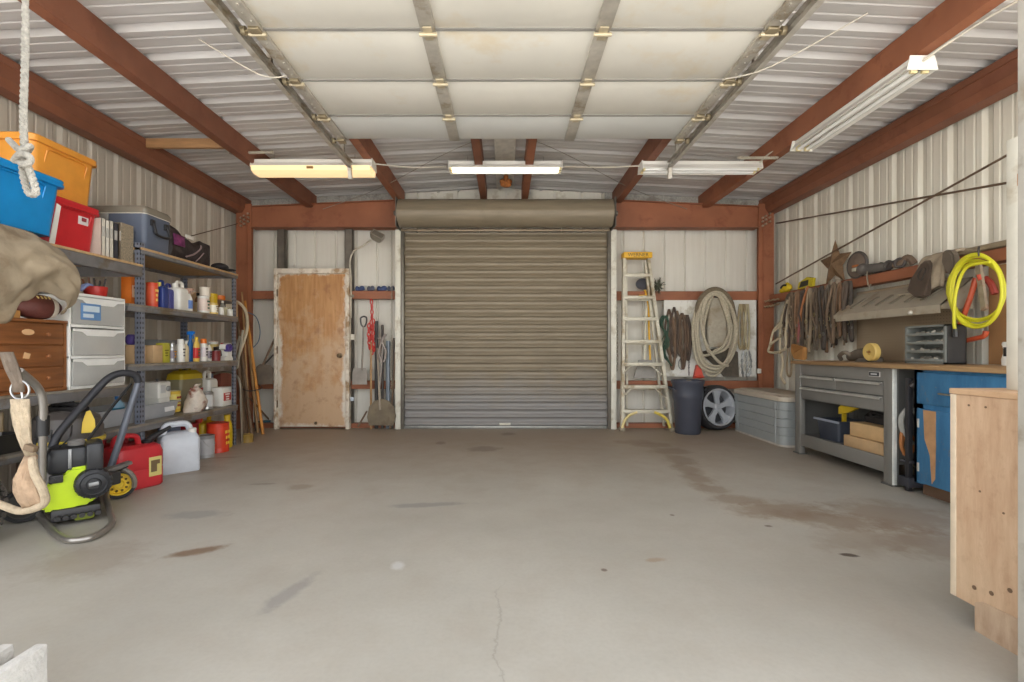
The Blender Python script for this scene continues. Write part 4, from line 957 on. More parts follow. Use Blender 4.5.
# in fb_ space: +x = image right, -y = towards the camera, z up
LIME = mP((196, 222, 30), .35); STEEL = M((150, 150, 150), .35, .6, .1, 10)
mb = MB(); mb.poly([(-.165, -.055, .09), (-.05, -.055, .075), (.04, -.055, .10), (.11, -.055, .17), (.11, -.055, .28), (.04, -.055, .325), (-.05, -.055, .32), (-.085, -.055, .255), (-.155, -.055, .235)], (0, .07, 0)); bmesh.ops.bevel(mb.bm, geom=mb.bm.edges[:], offset=.014, segments=2, affect='EDGES')
O('engine_shroud', fb_(mb), LIME, pw)
mb = MB(); mb.lathe([(.088, 0), (.088, .03), (.08, .05), (.062, .06), (.057, .056), (.036, .062), (.03, .07), (0, .072)], (.055, -.05, .222), 28, rot=(PI / 2, 0, 0))
for k in range(18):
    a = k * 2 * PI / 18; mb.box((.055 + .072 * math.cos(a), -.093, .222 + .072 * math.sin(a)), (.028, .02, .007), rot=(0, -a, 0))
rs = O('recoil_starter', fb_(mb), mP((40, 40, 42), .45), pw)
mb = MB(); mb.box((.055, -.124, .225), (.045, .006, .022), rot=(0, -.1, 0), bev=.003); O('badge', fb_(mb), M((150, 150, 150), .35, .5), rs)
mb = MB(); mb.box((-.04, .06, .36), (.21, .2, .15), bev=.025); mb.box((.06, .02, .37), (.08, .22, .17), bev=.02); mb.bb(-.05, -.04, -.05, -.038, .31, .42)
O('fuel_tank', fb_(mb), mP((44, 44, 46), .4), pw)
mb = MB(); mb.bb(-.055, -.04, -.06, -.04, .32, .43, .002); O('bracket_strip', fb_(mb), STEEL, pw)
mb = MB(); mb.lathe([(.04, 0), (.042, .02), (.036, .03), (.036, .024), (0, .024)], (-.02, .03, .44), 18); O('fuel_cap', fb_(mb), mP((120, 116, 112), .3), pw)
mb = MB(); mb.box((-.02, .10, .19), (.2, .2, .2), bev=.03); O('engine_block', fb_(mb), mP((58, 57, 58), .5), pw)
mb = MB(); mb.box((-.02, .03, .06), (.22, .2, .07), bev=.015)
for k in range(6): mb.cyl((-.10 + .035 * k, -.08, .05), (-.10 + .035 * k, -.10, .05), .014, seg=8)
O('pump', fb_(mb), mP((50, 48, 48), .45), pw)
mb = MB(); mb.box((.015, -.065, .035), (.09, .03, .035), bev=.01); O('drain_plug', fb_(mb), mP((120, 130, 40)), pw)
mb = MB(); mb.box((-.105, -.06, .27), (.06, .03, .045), bev=.006); mb.cyl((-.12, -.075, .27), (-.12, -.085, .27), .014, seg=10); mb.cyl((-.09, -.075, .27), (-.09, -.085, .27), .014, seg=10); O('switch_panel', fb_(mb), BLACK, pw)
mb = MB(); mb.box((.16, .22, .235), (.20, .05, .022), rot=(0, -.18, .5), bev=.004); O('wheel_bracket', fb_(mb), M((140, 136, 132), .4, .5), pw)
mb = MB(); mb.box((.10, .09, .20), (.14, .12, .08), rot=(0, 0, .6), bev=.01); O('side_cover', fb_(mb), mP((52, 50, 50), .5), pw)
# wheels
def wheel(c, ax, r, wd, tm, rm, spokes=10):
    c = V(c); ax = V(ax).normalized(); q = ax.to_track_quat('Z', 'Y').to_euler()
    t = O('wheel', MB().lathe([(r * .72, -wd * .35), (r * .8, -wd / 2), (r * .95, -wd / 2), (r, -wd * .25), (r, wd * .25), (r * .95, wd / 2), (r * .8, wd / 2), (r * .72, wd * .35)], c, 30, rot=q, caps=False), tm, pw)
    mb = MB(); mb.lathe([(r * .76, -wd * .4), (r * .76, wd * .42), (r * .66, wd * .42), (r * .62, wd * .1), (r * .3, wd * .12), (r * .25, wd * .5), (0, wd * .5), (0, -wd * .3), (r * .7, -wd * .4)], c, 30, rot=q)
    x, y = ax.orthogonal().normalized(), None; y = ax.cross(x)
    O('hub', mb, rm, t); mb = MB()
    for k in range(spokes):
        a = k * 2 * PI / spokes; p = c + (x * math.cos(a) + y * math.sin(a)) * r * .48 + ax * wd * .16; mb.ball(p, r * .085, 8, 6)
    O('hub_hole', mb, mP((120, 96, 30)), t)
wheel((-2.60, 3.20, .098), (.60, -.80, 0), .098, .05, BLACK, mP((236, 196, 44), .4))
wheel((-2.80, 2.76, .098), (-.60, .80, 0), .098, .05, BLACK, mP((70, 66, 60), .5))
O('fender', MB().tube([V((-2.605, 3.15, .098)) + V((.8, .6, 0)) * .118 * math.cos(a) + V((0, 0, 1)) * .118 * math.sin(a) for a in [k * PI * .75 / 8 - .25 for k in range(9)]], .016, 6), mP((120, 112, 100)), pw)
# frame tubes: foot loop, bright grab tube, long handle with black grip
GALT = M((160, 154, 146), .32, .7, .1, 14)
foot = [(-2.78, 2.80, .10), (-2.72, 2.78, .03), (-2.52, 2.63, .018), (-2.30, 2.475, .018), (-2.20, 2.455, .018), (-2.165, 2.52, .018), (-2.22, 2.68, .02), (-2.38, 2.86, .03), (-2.52, 3.0, .07), (-2.58, 3.08, .10)]
O('foot_loop', MB().tube(curve(foot, 5), .017, 10), GALT, pw)
g = [P(42, 505, 2.62), P(42, 470, 2.62), P(43, 430, 2.60), P(43, 402, 2.58), P(38, 388, 2.55), P(28, 378, 2.48), P(19, 371, 2.42)]
O('grab_tube', MB().tube(curve(g, 5), .019, 12), GALT, pw)
mb = MB(); a = P(43, 432, 2.60); mb.cyl((a.x, a.y, a.z - .02), (a.x, a.y, a.z + .09), .028, seg=14); O('grip_sleeve', mb, BLACK, pw)
hd = [P(52, 448, 2.82), P(60, 432, 2.86), P(84, 404, 2.98), P(104, 382, 3.08), P(116, 374.5, 3.14), P(128, 373, 3.2), P(136, 376, 3.24), P(138.5, 382, 3.26)]
O('handle_bar', MB().tube(curve(hd, 5), .023, 12), mP((46, 46, 50), .5), pw)
hd2 = [P(138.5, 382, 3.26), P(132, 402, 3.24), P(118, 446, 3.2), P(108.5, 474, 3.17)]
O('handle_leg', MB().tube(curve(hd2, 4), .021, 10), M((112, 116, 126), .45, .4, .1, 12), pw)
mb = MB(); mb.tube([P(131, 384, 3.22), P(108, 412, 3.05), P(88, 440, 2.9)], .009, 6); O('brace_bar', mb, BLACK, pw)
mb = MB(); mb.tube(curve([P(95, 472, 3.0), P(112, 474, 3.12), P(128, 466, 3.2)], 4), .007, 6); O('axle', mb, BLACK, pw)
mb = MB(); mb.tube(curve([P(50, 450, 2.7), P(40, 458, 2.62), P(34, 452, 2.6), P(36, 440, 2.62), P(44, 438, 2.65)], 5), .008, 6); mb.tube(curve([P(60, 447, 2.7), P(70, 437, 2.7), P(72, 425, 2.8)], 4), .005, 6); O('hose', mb, BLACK, pw)
# ------------------------------------------------------------------ cinch strap, tyre at the left edge
YS = 2.22
def ribbon(rows, Y, bulge=.0):
    """rows: (px centre, py, width px, depth offset)"""
    mb = MB(); rings = []
    for (cx, cy, w, dy) in rows:
        rg = []
        for k in range(9):
            q = k / 8 - .5; p = P(cx + q * w, cy, Y); p.y += dy - bulge * math.cos(q * PI) + .006 * math.sin(k * 2.3 + cy * .1); rg.append(p)
        rings.append(rg)
    mb.loft(rings, close=False, caps=False); return mb
cn = E('girth_strap', 'cream fleece girth strap with a metal ring hanging at the left', 'strap')
FLE = M((184, 166, 140), .9, 0, .16, 40, .6); LEA = M((112, 98, 84), .8, 0, .2, 14, .4)
O('webbing', ribbon([(20, 399, 17, 0), (21, 412, 17, 0), (23, 425, 16, 0), (25, 437, 14, 0), (28, 448, 10, 0), (30, 457, 8, .01)], YS, .012), FLE, cn, solid=.012)
O('lower_pad', ribbon([(30, 456, 7, .01), (29, 466, 12, 0), (28, 478, 19, -.01), (30, 490, 24, -.01), (32, 500, 25, 0), (30, 508, 20, .02)], YS, .02), M((178, 150, 122), .9, 0, .16, 30, .5), cn, solid=.02)
O('rolled_edge', MB().tube(curve([P(32, 458, YS), P(35, 474, YS - .02), P(43, 490, YS - .02), P(45, 502, YS - .01), P(36, 508, YS - .01), P(20, 511, YS), P(4, 506, YS), P(-12, 500, YS + .02)], 5), .017, 10), FLE, cn)
O('ring', MB().ring(P(20, 390, YS), .043, .005, 'y', 28, 8), SILV, cn)
mb = MB(); mb.tube([P(20, 380, YS), P(23, 402, YS)], .004, 6); O('buckle_tongue', mb, SILV, cn)
O('hanging_strap', ribbon([(2, 352, 12, .02), (6, 362, 14, .02), (12, 372, 15, .01), (18, 383, 12, 0), (20, 392, 9, -.005)], YS, .01), LEA, cn, solid=.01)
mb = MB(); mb.box(P(31, 448, YS - .02), (.05, .03, .03), rot=(0, .3, 0), bev=.006); O('knot', mb, M((120, 100, 78), .8), cn)
ty = E('rubber_tire', 'dark knobbly rubber tire at the left edge beside the pressure washer', 'tire', (-2.715, 2.30, 0), -.1)
rT, wT = .2, .16
mb = MB(); mb.lathe([(rT * .62, -wT * .42), (rT * .75, -wT * .5), (rT * .92, -wT * .48), (rT * .985, -wT * .36), (rT, 0), (rT * .985, wT * .36), (rT * .92, wT * .48), (rT * .75, wT * .5), (rT * .62, wT * .42)], (0, 0, rT), 40, rot=(0, PI / 2, 0), caps=False)
for k in range(34):
    a = k * 2 * PI / 34
    for x in (-.06, 0, .06): mb.box((x, rT * math.cos(a + x), rT + rT * math.sin(a + x)), (.045, .026, .018), rot=(a + x - PI / 2, 0, 0))
O('tread', mb, M((72, 66, 60), .85, 0, .15, 20, .4), ty)
O('rim', MB().lathe([(rT * .64, -wT * .4), (rT * .64, wT * .4), (rT * .55, wT * .36), (rT * .5, 0), (rT * .15, .02), (0, .02), (0, -.02), (rT * .5, -.03), (rT * .64, -wT * .4)], (0, 0, rT), 30, rot=(0, PI / 2, 0)), M((120, 100, 84), .5, .3), ty)
# ------------------------------------------------------------------ rope of the overhead door, blocks
rp = E('pull_rope', 'thick pale braided rope hanging with a knotted loop at the left', 'rope'); YR = 1.50
RO = M((184, 178, 166), .85, 0, .22, 90, .8)
rp_pts = curve([(P(26, 0, YR).x, YR, DZ - .02), P(25.5, 0, YR), P(25, 60, YR), P(23.5, 110, YR), P(24, 150, YR), P(23, 172, YR), P(28, 192, YR), P(33, 195, YR - .01), P(36, 190, YR - .01), P(31, 174, YR - .01), P(26, 160, YR - .005)], 14)
for ph in range(3):
    st_ = []; run = 0
    for k, p in enumerate(rp_pts):
        run += (p - rp_pts[k - 1]).length if k else 0
        an = run * 130 + ph * 2 * PI / 3; st_.append(p + V((math.cos(an), math.sin(an), .35 * math.cos(an + 1))) * .0045)
    O('rope_strand', MB().tube(curve(st_, 3), .0062, 8), RO, rp)
O('rope_knot', MB().tube(curve([P(14, 161, YR), P(20, 154, YR - .02), P(29, 156, YR - .025), P(30, 162, YR - .02), P(22, 164, YR - .02), P(18, 158, YR + .02), P(27, 152, YR + .02), P(30, 146, YR), P(20, 150, YR - .02), P(12, 143, YR - .01), P(9, 140, YR)], 5), .0095, 9), RO, rp)
cb = E('concrete_block', 'pale open-ended concrete block on the ground at the bottom left', 'concrete block', (-1.342, 1.13, -.02))
CON = M((206, 202, 194), .9, 0, .1, 40, .6)
for x in (.047, -.047): O('face_shell', MB().box((x, 0, .10), (.034, .40, .2), bev=.006), CON, cb)
O('web', MB().box((0, -.06, .10), (.062, .036, .196), bev=.004), CON, cb)
# ================================================================== BACK WALL, LEFT OF THE ROLLER DOOR
WOODH = wood((150, 112, 70), (196, 156, 108), (9, 9, 1), .6); WOODD = wood((96, 76, 58), (140, 114, 88), (9, 9, 1), .7); WOODO = wood((188, 118, 44), (222, 156, 70), (9, 9, 1), .55)
RUST = M((116, 96, 78), .7, .3, .2, 14, .2, dirt=(92, 66, 48), dirt_amt=.5); IRON = M((84, 78, 74), .6, .4, .2, 14)
GL = 'long-handled tools leaning in the back left corner'
def pole(lab, a, b, r, mat, name='wooden_pole', cat='pole', taper=.85, group=GL):
    return O(name, MB().tube([a, V(a).lerp(V(b), .5), b], [r, r * .97, r * taper], 9), mat, label=lab, cat=cat, group=group)
def Fl(px, Y): return ((px - CX) * Y / F, Y, .004)
pole('orange-varnished pole, most slanted of the leaning handles', Fl(263, 5.62), P(245, 301, 5.95), .017, WOODO)
pole('pale brown pole right beside the orange one', Fl(258, 5.72), P(246, 318, 6.0), .016, WOODH)
pole('pale thin cane reaching above the orange pole', Fl(250, 5.55), P(242, 292, 5.9), .012, WOODH)
pole('grey weathered handle next to the bent tube', Fl(252, 5.45), P(238, 322, 5.8), .017, WOODD)
pole('dark brown handle behind the cream hoop', Fl(247, 5.58), P(236, 300, 5.9), .018, WOODD)
pole('brown handle with a worn tip nearest the shelves', Fl(244, 5.4), P(237, 340, 5.7), .019, WOODD)
pole('short grey bar leaning low among the handles', Fl(256, 5.85), P(252, 345, 6.0), .014, IRON)
O('cream_hoop', MB().tube(curve([P(234, 372, 5.5), P(240, 352, 5.52), P(247, 330, 5.55), P(246, 312, 5.6), P(239, 303, 5.62), P(232, 303, 5.62), P(227, 315, 5.6)], 6), .017, 9), M((206, 192, 164), .7, 0, .12, 12), label='cream bent hose hanging from the end of the shelves', cat='hose')
O('grey_hoop', MB().tube(curve([P(243, 330, 5.48), P(240, 350, 5.5), P(237, 368, 5.5), P(235, 356, 5.52), P(240, 336, 5.55)], 6), .013, 8), M((176, 168, 150), .7), label='thin grey hose loop beside the cream bent hose', cat='hose')
O('blue_cable', MB().tube(curve([P(247, 312, 6.0), P(256, 317, 6.05), P(260, 330, 6.05), P(258, 342, 6.05), P(250, 350, 6.0)], 6), .006, 7), M((90, 112, 130), .6), label='thin blue-grey cable loop by the corner column', cat='cable')
O('wire_tie', MB().tube(curve([P(240, 388, 5.45), P(250, 391, 5.42), P(262, 388, 5.55), P(258, 384, 5.8)], 5), .006, 6), IRON, label='bent wire tied around the leaning handles', cat='wire')
def shovel(name, lab, tip_pan, a, b, r, mat, panmat, yaw=0, grip=None, cat='shovel', group=None):
    """pan polygon in world points (front outline) extruded, plus shaft a->b"""
    t = E(name, lab, cat, group=group)
    mb = MB(); mb.poly(tip_pan, (0, .006, 0)); O('blade', mb, panmat, t)
    O('handle', MB().tube([a, b], [r, r * .9], 10), mat, t)
    if grip:
        O('grip', MB().tube(curve(grip, 4), r * .8, 8), mP((60, 56, 54)), t)
    return t
mb_pts = [P(256, 367, 5.93), P(260, 364, 5.95), P(270, 365, 5.95), P(273, 368, 5.93), P(273, 384, 5.88), P(254, 385, 5.88)]
shovel('scoop_shovel', 'dark square-pan scoop shovel propped left of the walk door', mb_pts, P(263, 365, 5.95), P(275, 338, 6.05), .014, WOODD, M((124, 112, 98), .6, .3, .2, 10))
pole('dark bar crossing the scoop shovel handle', P(261, 368, 5.99), P(276, 352, 6.06), .011, IRON, 'iron_bar', 'bar')
# blue push broom on the floor
t = E('push_broom', 'teal blue push broom lying on the floor by the door', 'broom')
a, b = FL(259, 427), FL(279, 424.5); d = (b - a); ang = math.atan2(d.y, d.x); mid = (a + b) / 2
mb = MB(); mb.box((mid.x, mid.y, .06), (d.length, .06, .035), rot=(0, 0, ang), bev=.008); O('head', mb, M((54, 92, 104), .6), t)
mb = MB(); mb.poly([(mid.x - d.length / 2 * math.cos(ang), mid.y - .02 - d.length / 2 * math.sin(ang), .045), (mid.x + d.length / 2 * math.cos(ang), mid.y - .02 + d.length / 2 * math.sin(ang), .045), (mid.x + d.length / 2 * math.cos(ang) * 1.04, mid.y - .05 + d.length / 2 * math.sin(ang), .004), (mid.x - d.length / 2 * math.cos(ang) * 1.04, mid.y - .05 - d.length / 2 * math.sin(ang), .004)], (0, .05, 0)); O('bristles', mb, M((40, 74, 88), .9, 0, .4, 60), t)
O('handle', MB().tube([(mid.x, mid.y, .08), P(250, 398, 6.0)], .011, 8), WOODD, t)
# ------------------------------------------------ tool bay between walk door and roller door
t = E('work_lamp', 'grey gooseneck work lamp on the upright beside the walk door', 'lamp')
O('arm', MB().tube(curve([P(351, 318, 6.06), P(351, 280, 6.06), P(350, 262, 6.05), P(354, 251, 6.04), P(364, 245, 6.02), P(371, 240, 6.0)], 6), .011, 9), M((196, 186, 168), .5, .2), t)
mb = MB(); c = P(377, 238, 5.98); mb.rr([(-.03, .10, .07, .015), (.0, .15, .09, .015), (.07, .17, .10, .015), (.07, .15, .08, .01), (.01, .12, .06, .01)], 3); mb.bm.transform(Matrix.Translation(c) @ Euler((.9, .5, 0)).to_matrix().to_4x4()); hd = O('lamp_head', mb, M((168, 158, 142), .4, .4), t)
mb = MB(); mb.box((0, 0, .072), (.13, .07, .004), bev=.001); mb.bm.transform(Matrix.Translation(c) @ Euler((.9, .5, 0)).to_matrix().to_4x4()); O('lens', mb, M((120, 112, 100), .2), hd)
mb = MB(); mb.tube([P(353, 296, 6.05), P(349, 296, 6.09)], .02, 8); O('clamp', mb, M((150, 140, 124), .5), t)
O('socket_box', MB().box(P(353, 337, 6.05), (.055, .04, .07), bev=.006), M((214, 206, 190), .5), label='small cream outlet box on the upright beside the door', cat='outlet box')
# blue tarp/rag bundle along the girt
for k, (px, w) in enumerate(((360, .13), (371, .10), (382, .14), (391, .10))):
    mb = MB(); c = P(px, 295.5, 6.13); c.z = 1.7605
    mb.ball(c + V((0, 0, .025)), (w * .5, .03, .025), 12, 8); mb.ball(c + V((w * .2, -.005, .04)), (w * .28, .025, .028), 10, 6); mb.ball(c + V((-w * .25, -.01, .03)), (w * .2, .03, .035), 10, 6)
    O('rag', mb, M((70, 84, 122) if k % 2 == 0 else (92, 96, 112), .85, 0, .3, 30, .5), label=('crumpled blue rag on the upper girt, nearest the walk door', 'small grey-blue rag between two blue ones on the girt', 'long blue rag on the girt above the grey pipe', 'grey-blue rag on the girt by the roller door guide')[k], cat='rag', group='rags lying on the upper girt')
# red chain, doubled
def chain_pts(pts, link, wire, mb):
    pts = curve(pts, 10); acc = 0; last = pts[0]; k = 0
    for p, q in zip(pts, pts[1:]):
        acc += (q - p).length
        if acc >= link:
            acc = 0; d = (q - last).normalized(); last = q; k += 1
            u = d.orthogonal().normalized() if k % 2 else d.cross(d.orthogonal()).normalized()
            c = q; mb.tube([c + d * link * .68 * math.cos(a) + u * link * .36 * math.sin(a) for a in [i * 2 * PI / 8 for i in range(8)]], wire, 5, closed=True)
    return mb
rc = E('red_chain', 'red steel chain hanging doubled from the girt in the tool bay', 'chain')
RCH = mP((204, 58, 48), .4)
mb = MB(); chain_pts([P(371, 297, 6.07), P(372, 312, 6.06), P(371, 330, 6.06), P(372, 352, 6.06)], .05, .0085, mb); O('strand', mb, RCH, rc)
for k, (x, y0, y1) in enumerate(((369.2, 322, 347), (373.6, 316, 350))): O('loop', chain_pts([P(x, y0, 6.04), P(x - .6, (y0 + y1) / 2, 6.03), P(x + .4, y1, 6.04)], .05, .0085, MB()), RCH, rc)
# shovels
pan = [P(353.5, 368, 6.0), P(366, 368, 6.0), P(367, 372, 5.99), P(367, 384.5, 5.95), P(352, 384.5, 5.95), P(352.5, 372, 5.99)]
shovel('snow_shovel', 'grey square-bladed shovel with a D grip on the lower girt', pan, P(362, 370, 5.99), P(363.5, 326, 6.05), .013, M((142, 132, 120), .6), M((150, 142, 132), .5, .5, .15, 9), grip=[P(360.5, 318, 6.05), P(361, 324, 6.05), P(363.5, 327, 6.05), P(366, 324, 6.05), P(366.5, 318, 6.05), P(363.5, 316.5, 6.05), P(360.5, 318, 6.05)])
pan = [P(367 + 7 * 0, 425.5, 5.96)]
pan = [P(x, y, 5.97 if y < 415 else 5.95) for x, y in ((369, 425.5), (367, 417), (369, 407), (374, 401), (382, 398.5), (389, 401), (394, 407), (396, 416), (393.5, 425.5))]
shovel('round_shovel', 'brown steel scoop shovel standing on its blade by the roller door', pan, P(380, 410, 5.95), P(377.5, 348, 6.05), .014, M((160, 146, 128), .6), M((120, 106, 84), .6, .15, .2, 8, .2, dirt=(98, 82, 62), dirt_amt=.5))
pole('wooden handle tipped yellow standing in front of the red chain', Fl(371, 5.98), P(371, 342, 6.05), .014, WOODH, 'wooden_pole', 'pole', group='tools in the bay beside the roller door')
for k, (x0, y1, r, m, lab) in enumerate(((376.5, 321, .024, M((66, 64, 62), .6), 'black square bar standing right of the red chain'), (382.5, 325, .016, IRON, 'dark iron bar with a hooked top in the tool bay'), (388, 341, .028, M((132, 140, 148), .4, .5), 'grey steel pipe standing in the tool bay'), (394, 338, .013, M((96, 88, 80), .7), 'thin dark bar leaning by the roller door guide'))):
    pole(lab, Fl(x0 + (0 if k < 3 else -1.5), 6.04), P(x0, y1, 6.07), r, m, ('steel_bar', 'hook_bar', 'steel_pipe', 'iron_bar')[k], 'bar', 1.0, 'tools in the bay beside the roller door')
t = E('post_maul', 'iron tool with a claw top leaning in the tool bay', 'hand tool')
O('shaft', MB().tube([P(383, 345, 6.01), P(379, 395, 5.99)], .013, 8), M((150, 140, 132), .6), t); mb = MB(); mb.tube(curve([P(386, 334, 6.01), P(382, 340, 6.0), P(379, 352, 6.0), P(381, 362, 6.0)], 5), .017, 8); mb.tube(curve([P(378, 338, 6.02), P(382, 342, 6.0), P(386, 352, 6.0), P(384, 362, 6.0)], 5), .014, 8); O('claw', mb, M((158, 146, 138), .5, .4), t)
pole('long pale lath leaning against the roller door guide', Fl(390, 5.99), P(395.5, 352, 6.05), .011, WOODD, 'wood_lath', 'lath', group='tools in the bay beside the roller door')
pole('short stick lying against the wall sill in the tool bay', (P(358, 0, 6.0).x, 5.99, .03), P(367, 411, 6.05), .012, WOODD, 'stick', 'stick', group='tools in the bay beside the roller door')
mb = MB(); mb.box(P(352, 399, 6.06), (.045, .02, .05), bev=.004); O('small_sign', mb, mP((206, 214, 224)), label='small pale plate on the upright low beside the walk door', cat='plate')

# ================================================================== BACK WALL, RIGHT OF THE ROLLER DOOR
O('backing_board', MB().bb(P(664, 0, 6.085).x, P(756, 0, 6.085).x, 6.08, 6.095, .66, 1.638), M((226, 222, 212), .6, 0, .06, 5, dirt=(190, 180, 160), dirt_amt=.4), label='white painted board on the back wall behind the coiled ropes', cat='board')
# --- step ladder
LAD = M((202, 194, 174), .45, .15, .1, 14, dirt=(160, 142, 112), dirt_amt=.4); YLD = M((232, 178, 44), .5, 0, .08, 9)
ld = E('step_ladder', 'folded aluminium step ladder with a yellow top by the roller door', 'ladder')
def rail(px0, py0, Y0, px1, py1, Y1, w, d, m, name='rail'):
    a, b = P(px0, py0, Y0), P(px1, py1, Y1); mb = MB()
    rg = [[p + V((sx * w, sy * d, 0)) for sx, sy in ((-1, -1), (1, -1), (1, 1), (-1, 1))] for p in (a, b)]
    mb.loft(rg); return O(name, mb, m, ld)
Yt, Yb = 6.03, 5.86
def YL(py): return Yt + (Yb - Yt) * (py - 258) / 174
rail(624, 258, Yt, 622, 431, Yb, .018, .035, LAD); rail(648, 258, Yt, 671.5, 431, Yb, .018, .035, LAD)
rail(626, 262, 6.04, 627, 426, 6.02, .012, .018, LAD, 'rear_rail'); rail(645, 262, 6.04, 664, 426, 6.02, .012, .018, LAD, 'rear_rail')
mb = MB(); c0, c1 = P(622.5, 256, Yt), P(651, 256, Yt); mb.bb(c0.x, c1.x, Yt - .07, Yt + .08, c0.z - .035, c0.z + .04, .012); cp = O('top_cap', mb, YLD, ld)
text('lettering', 'WERNER', .065, mP((70, 58, 40)), cp, Matrix.Translation(((c0.x + c1.x) / 2, Yt - .071, c0.z)) @ Matrix.Rotation(PI / 2, 4, 'X'))
for y in (275, 297, 318.5, 341, 363.5, 386, 410.5):
    x0 = 623.5 - (y - 258) * .008; x1 = 648 + (y - 258) * .136; Y = YL(y); a, b = P(x0, y, Y), P(x1, y, Y)
    mb = MB(); mb.bb(a.x, b.x, Y - .05, Y + .04, a.z - .012, a.z + .012, .003); mb.bb(a.x, b.x, Y - .052, Y - .046, a.z - .028, a.z + .012, .001); O('step', mb, LAD, ld)
    mb = MB(); Yr = 6.035; a2, b2 = P(x0 + 3, y + 3, Yr), P(x1 - 4, y + 3, Yr)
    if y in (297, 341, 386): mb.bb(a2.x, b2.x, Yr - .01, Yr + .01, a2.z - .012, a2.z + .012); O('rear_bar', mb, LAD, ld)
for (ax, ay, bx, by, m) in ((622, 374, 632, 365, LAD), (662, 375, 651, 365, LAD), (622, 397, 634, 387, LAD), (666, 398, 653, 387, LAD)):
    O('brace', MB().tube([P(ax, ay, YL(ay) - .03), P(bx, by, YL(by) - .03)], .011, 6), m, ld)
for pts, m in (([(622, 428), (625, 420), (630, 415), (637, 412)], M((222, 202, 140), .5)), ([(670, 428), (667, 420), (661, 415), (654, 412)], M((222, 196, 90), .5))):
    O('foot_brace', MB().tube(curve([P(x, y, YL(y) - .04) for x, y in pts], 4), .018, 8), m, ld)
for px in (622, 671.5):
    c = P(px, 431, Yb); O('foot', MB().bb(c.x - .03, c.x + .03, Yb - .05, Yb + .05, .0, .05, .008), M((150, 138, 118), .7), ld)
# --- string trimmer behind the ladder
st = E('string_trimmer', 'yellow-shafted string trimmer hanging upside down behind the ladder', 'trimmer')
O('shaft', MB().tube(curve([P(645, 290, 6.085), P(648.5, 306, 6.083), P(649, 330, 6.083), P(651, 376, 6.083)], 6), .013, 9), YLD, st)
O('guard', MB().ball(P(643, 284, 6.088), (.095, .02, .075), 16, 10), M((58, 56, 62), .6), st)
mb = MB(); mb.tube([P(639, 296, 6.085), P(650, 296, 6.085)], .017, 8); O('clamp_head', mb, YLD, st)
O('second_shaft', MB().tube([P(646, 308, 6.085), P(644.5, 366, 6.085)], .013, 8), mP((224, 216, 192)), st)
mb = MB()
for k in range(70):
    a = R.uniform(0, 2 * PI); rr_ = R.uniform(.03, .095); c = P(658, 286, 6.09); mb.tube([c, c + V((rr_ * math.cos(a), R.uniform(-.03, .01), rr_ * math.sin(a) * 1.3))], [.006, .003], 4)
O('brush_wreath', mb, M((74, 76, 60), .9, 0, .3, 30), label='dark bristly brush head on the girt right of the ladder', cat='brush', kind='stuff')
mb = MB(); mb.poly([P(639, 360, 6.06), P(652, 360, 6.06), P(657, 378, 6.03), P(634, 378, 6.03)], (0, .03, 0)); O('metal_funnel', mb, M((142, 136, 128), .5, .4), label='grey metal cone standing on the lower girt behind the ladder', cat='cone')
# --- hanging coils
HG = 'things hung on the board right of the ladder'
t = E('green_cable', 'dark green coiled cord hanging left of the brown tack', 'cord', group=HG); GRNC = M((58, 84, 66), .6)
for k in range(3):
    O('coil', MB().tube(curve([P(663 + 2 * k, 316, 6.05 - .01 * k), P(670 - k, 326 + 3 * k, 6.05 - .01 * k), P(661 + 2 * k, 343 + 5 * k, 6.05 - .01 * k), P(668 + 2 * k, 360 + 3 * k, 6.05 - .01 * k), P(662 + k, 352, 6.05 - .01 * k), P(669, 336 + 4 * k, 6.045 - .01 * k), P(660 + k, 325, 6.05 - .01 * k)], 6, True), .009, 7, closed=True), GRNC, t)
BROWNS = [M(c, .8, 0, .2, 16, .3) for c in ((98, 78, 62), (116, 92, 72), (80, 66, 56), (134, 110, 86), (108, 94, 80))]
for k in range(8):
    x = 669 + k * 2.6; t0 = 307 + R.uniform(0, 9); bt = 345 + R.uniform(0, 26); Y = 6.06 - .012 * (k % 3)
    mb = MB(); mb.tube(curve([P(x, t0, Y), P(x - 3 + R.uniform(-1, 1), t0 + 18, Y), P(x - 2 + R.uniform(-2, 2), bt - 10, Y), P(x + 1, bt, Y), P(x + 3, bt - 12, Y - .01), P(x + 3.4, t0 + 16, Y - .01), P(x, t0, Y)], 6), .014 + .004 * (k % 2), 7)
    O('tack_strap', mb, BROWNS[k % 5], label=('brown looped leather strap, first of the bundle left of the rope coil', 'tan leather loop, second of the bundle left of the rope coil', 'dark leather loop, third of the bundle left of the rope coil', 'pale tan leather loop, fourth of the bundle left of the rope coil', 'grey-brown leather loop, fifth of the bundle left of the rope coil', 'brown leather loop, sixth of the bundle left of the rope coil', 'tan leather loop, seventh of the bundle beside the rope coil', 'dark leather loop touching the big rope coil')[k], cat='leather strap', group='leather loops left of the rope coil')
O('thin_chain', chain_pts([P(690, 352, 6.06), P(689, 365, 6.06), P(689, 376, 6.06)], .02, .004, MB()), M((88, 84, 80), .5, .6), label='short dark chain hanging under the leather loops', cat='chain')
O('wire_loop', MB().ring(P(682, 364, 6.05), .05, .004, 'y', 24, 6, rx=.045, ry=.07), IRON, label='dark wire ring hanging below the leather loops', cat='wire ring')
rc_ = E('rope_coil', 'big coil of thick pale rope hung on the back wall', 'rope'); ROPE = M((190, 178, 154), .85, 0, .2, 60, .8); ROPED = M((120, 106, 86), .9, 0, .25, 40, .8)
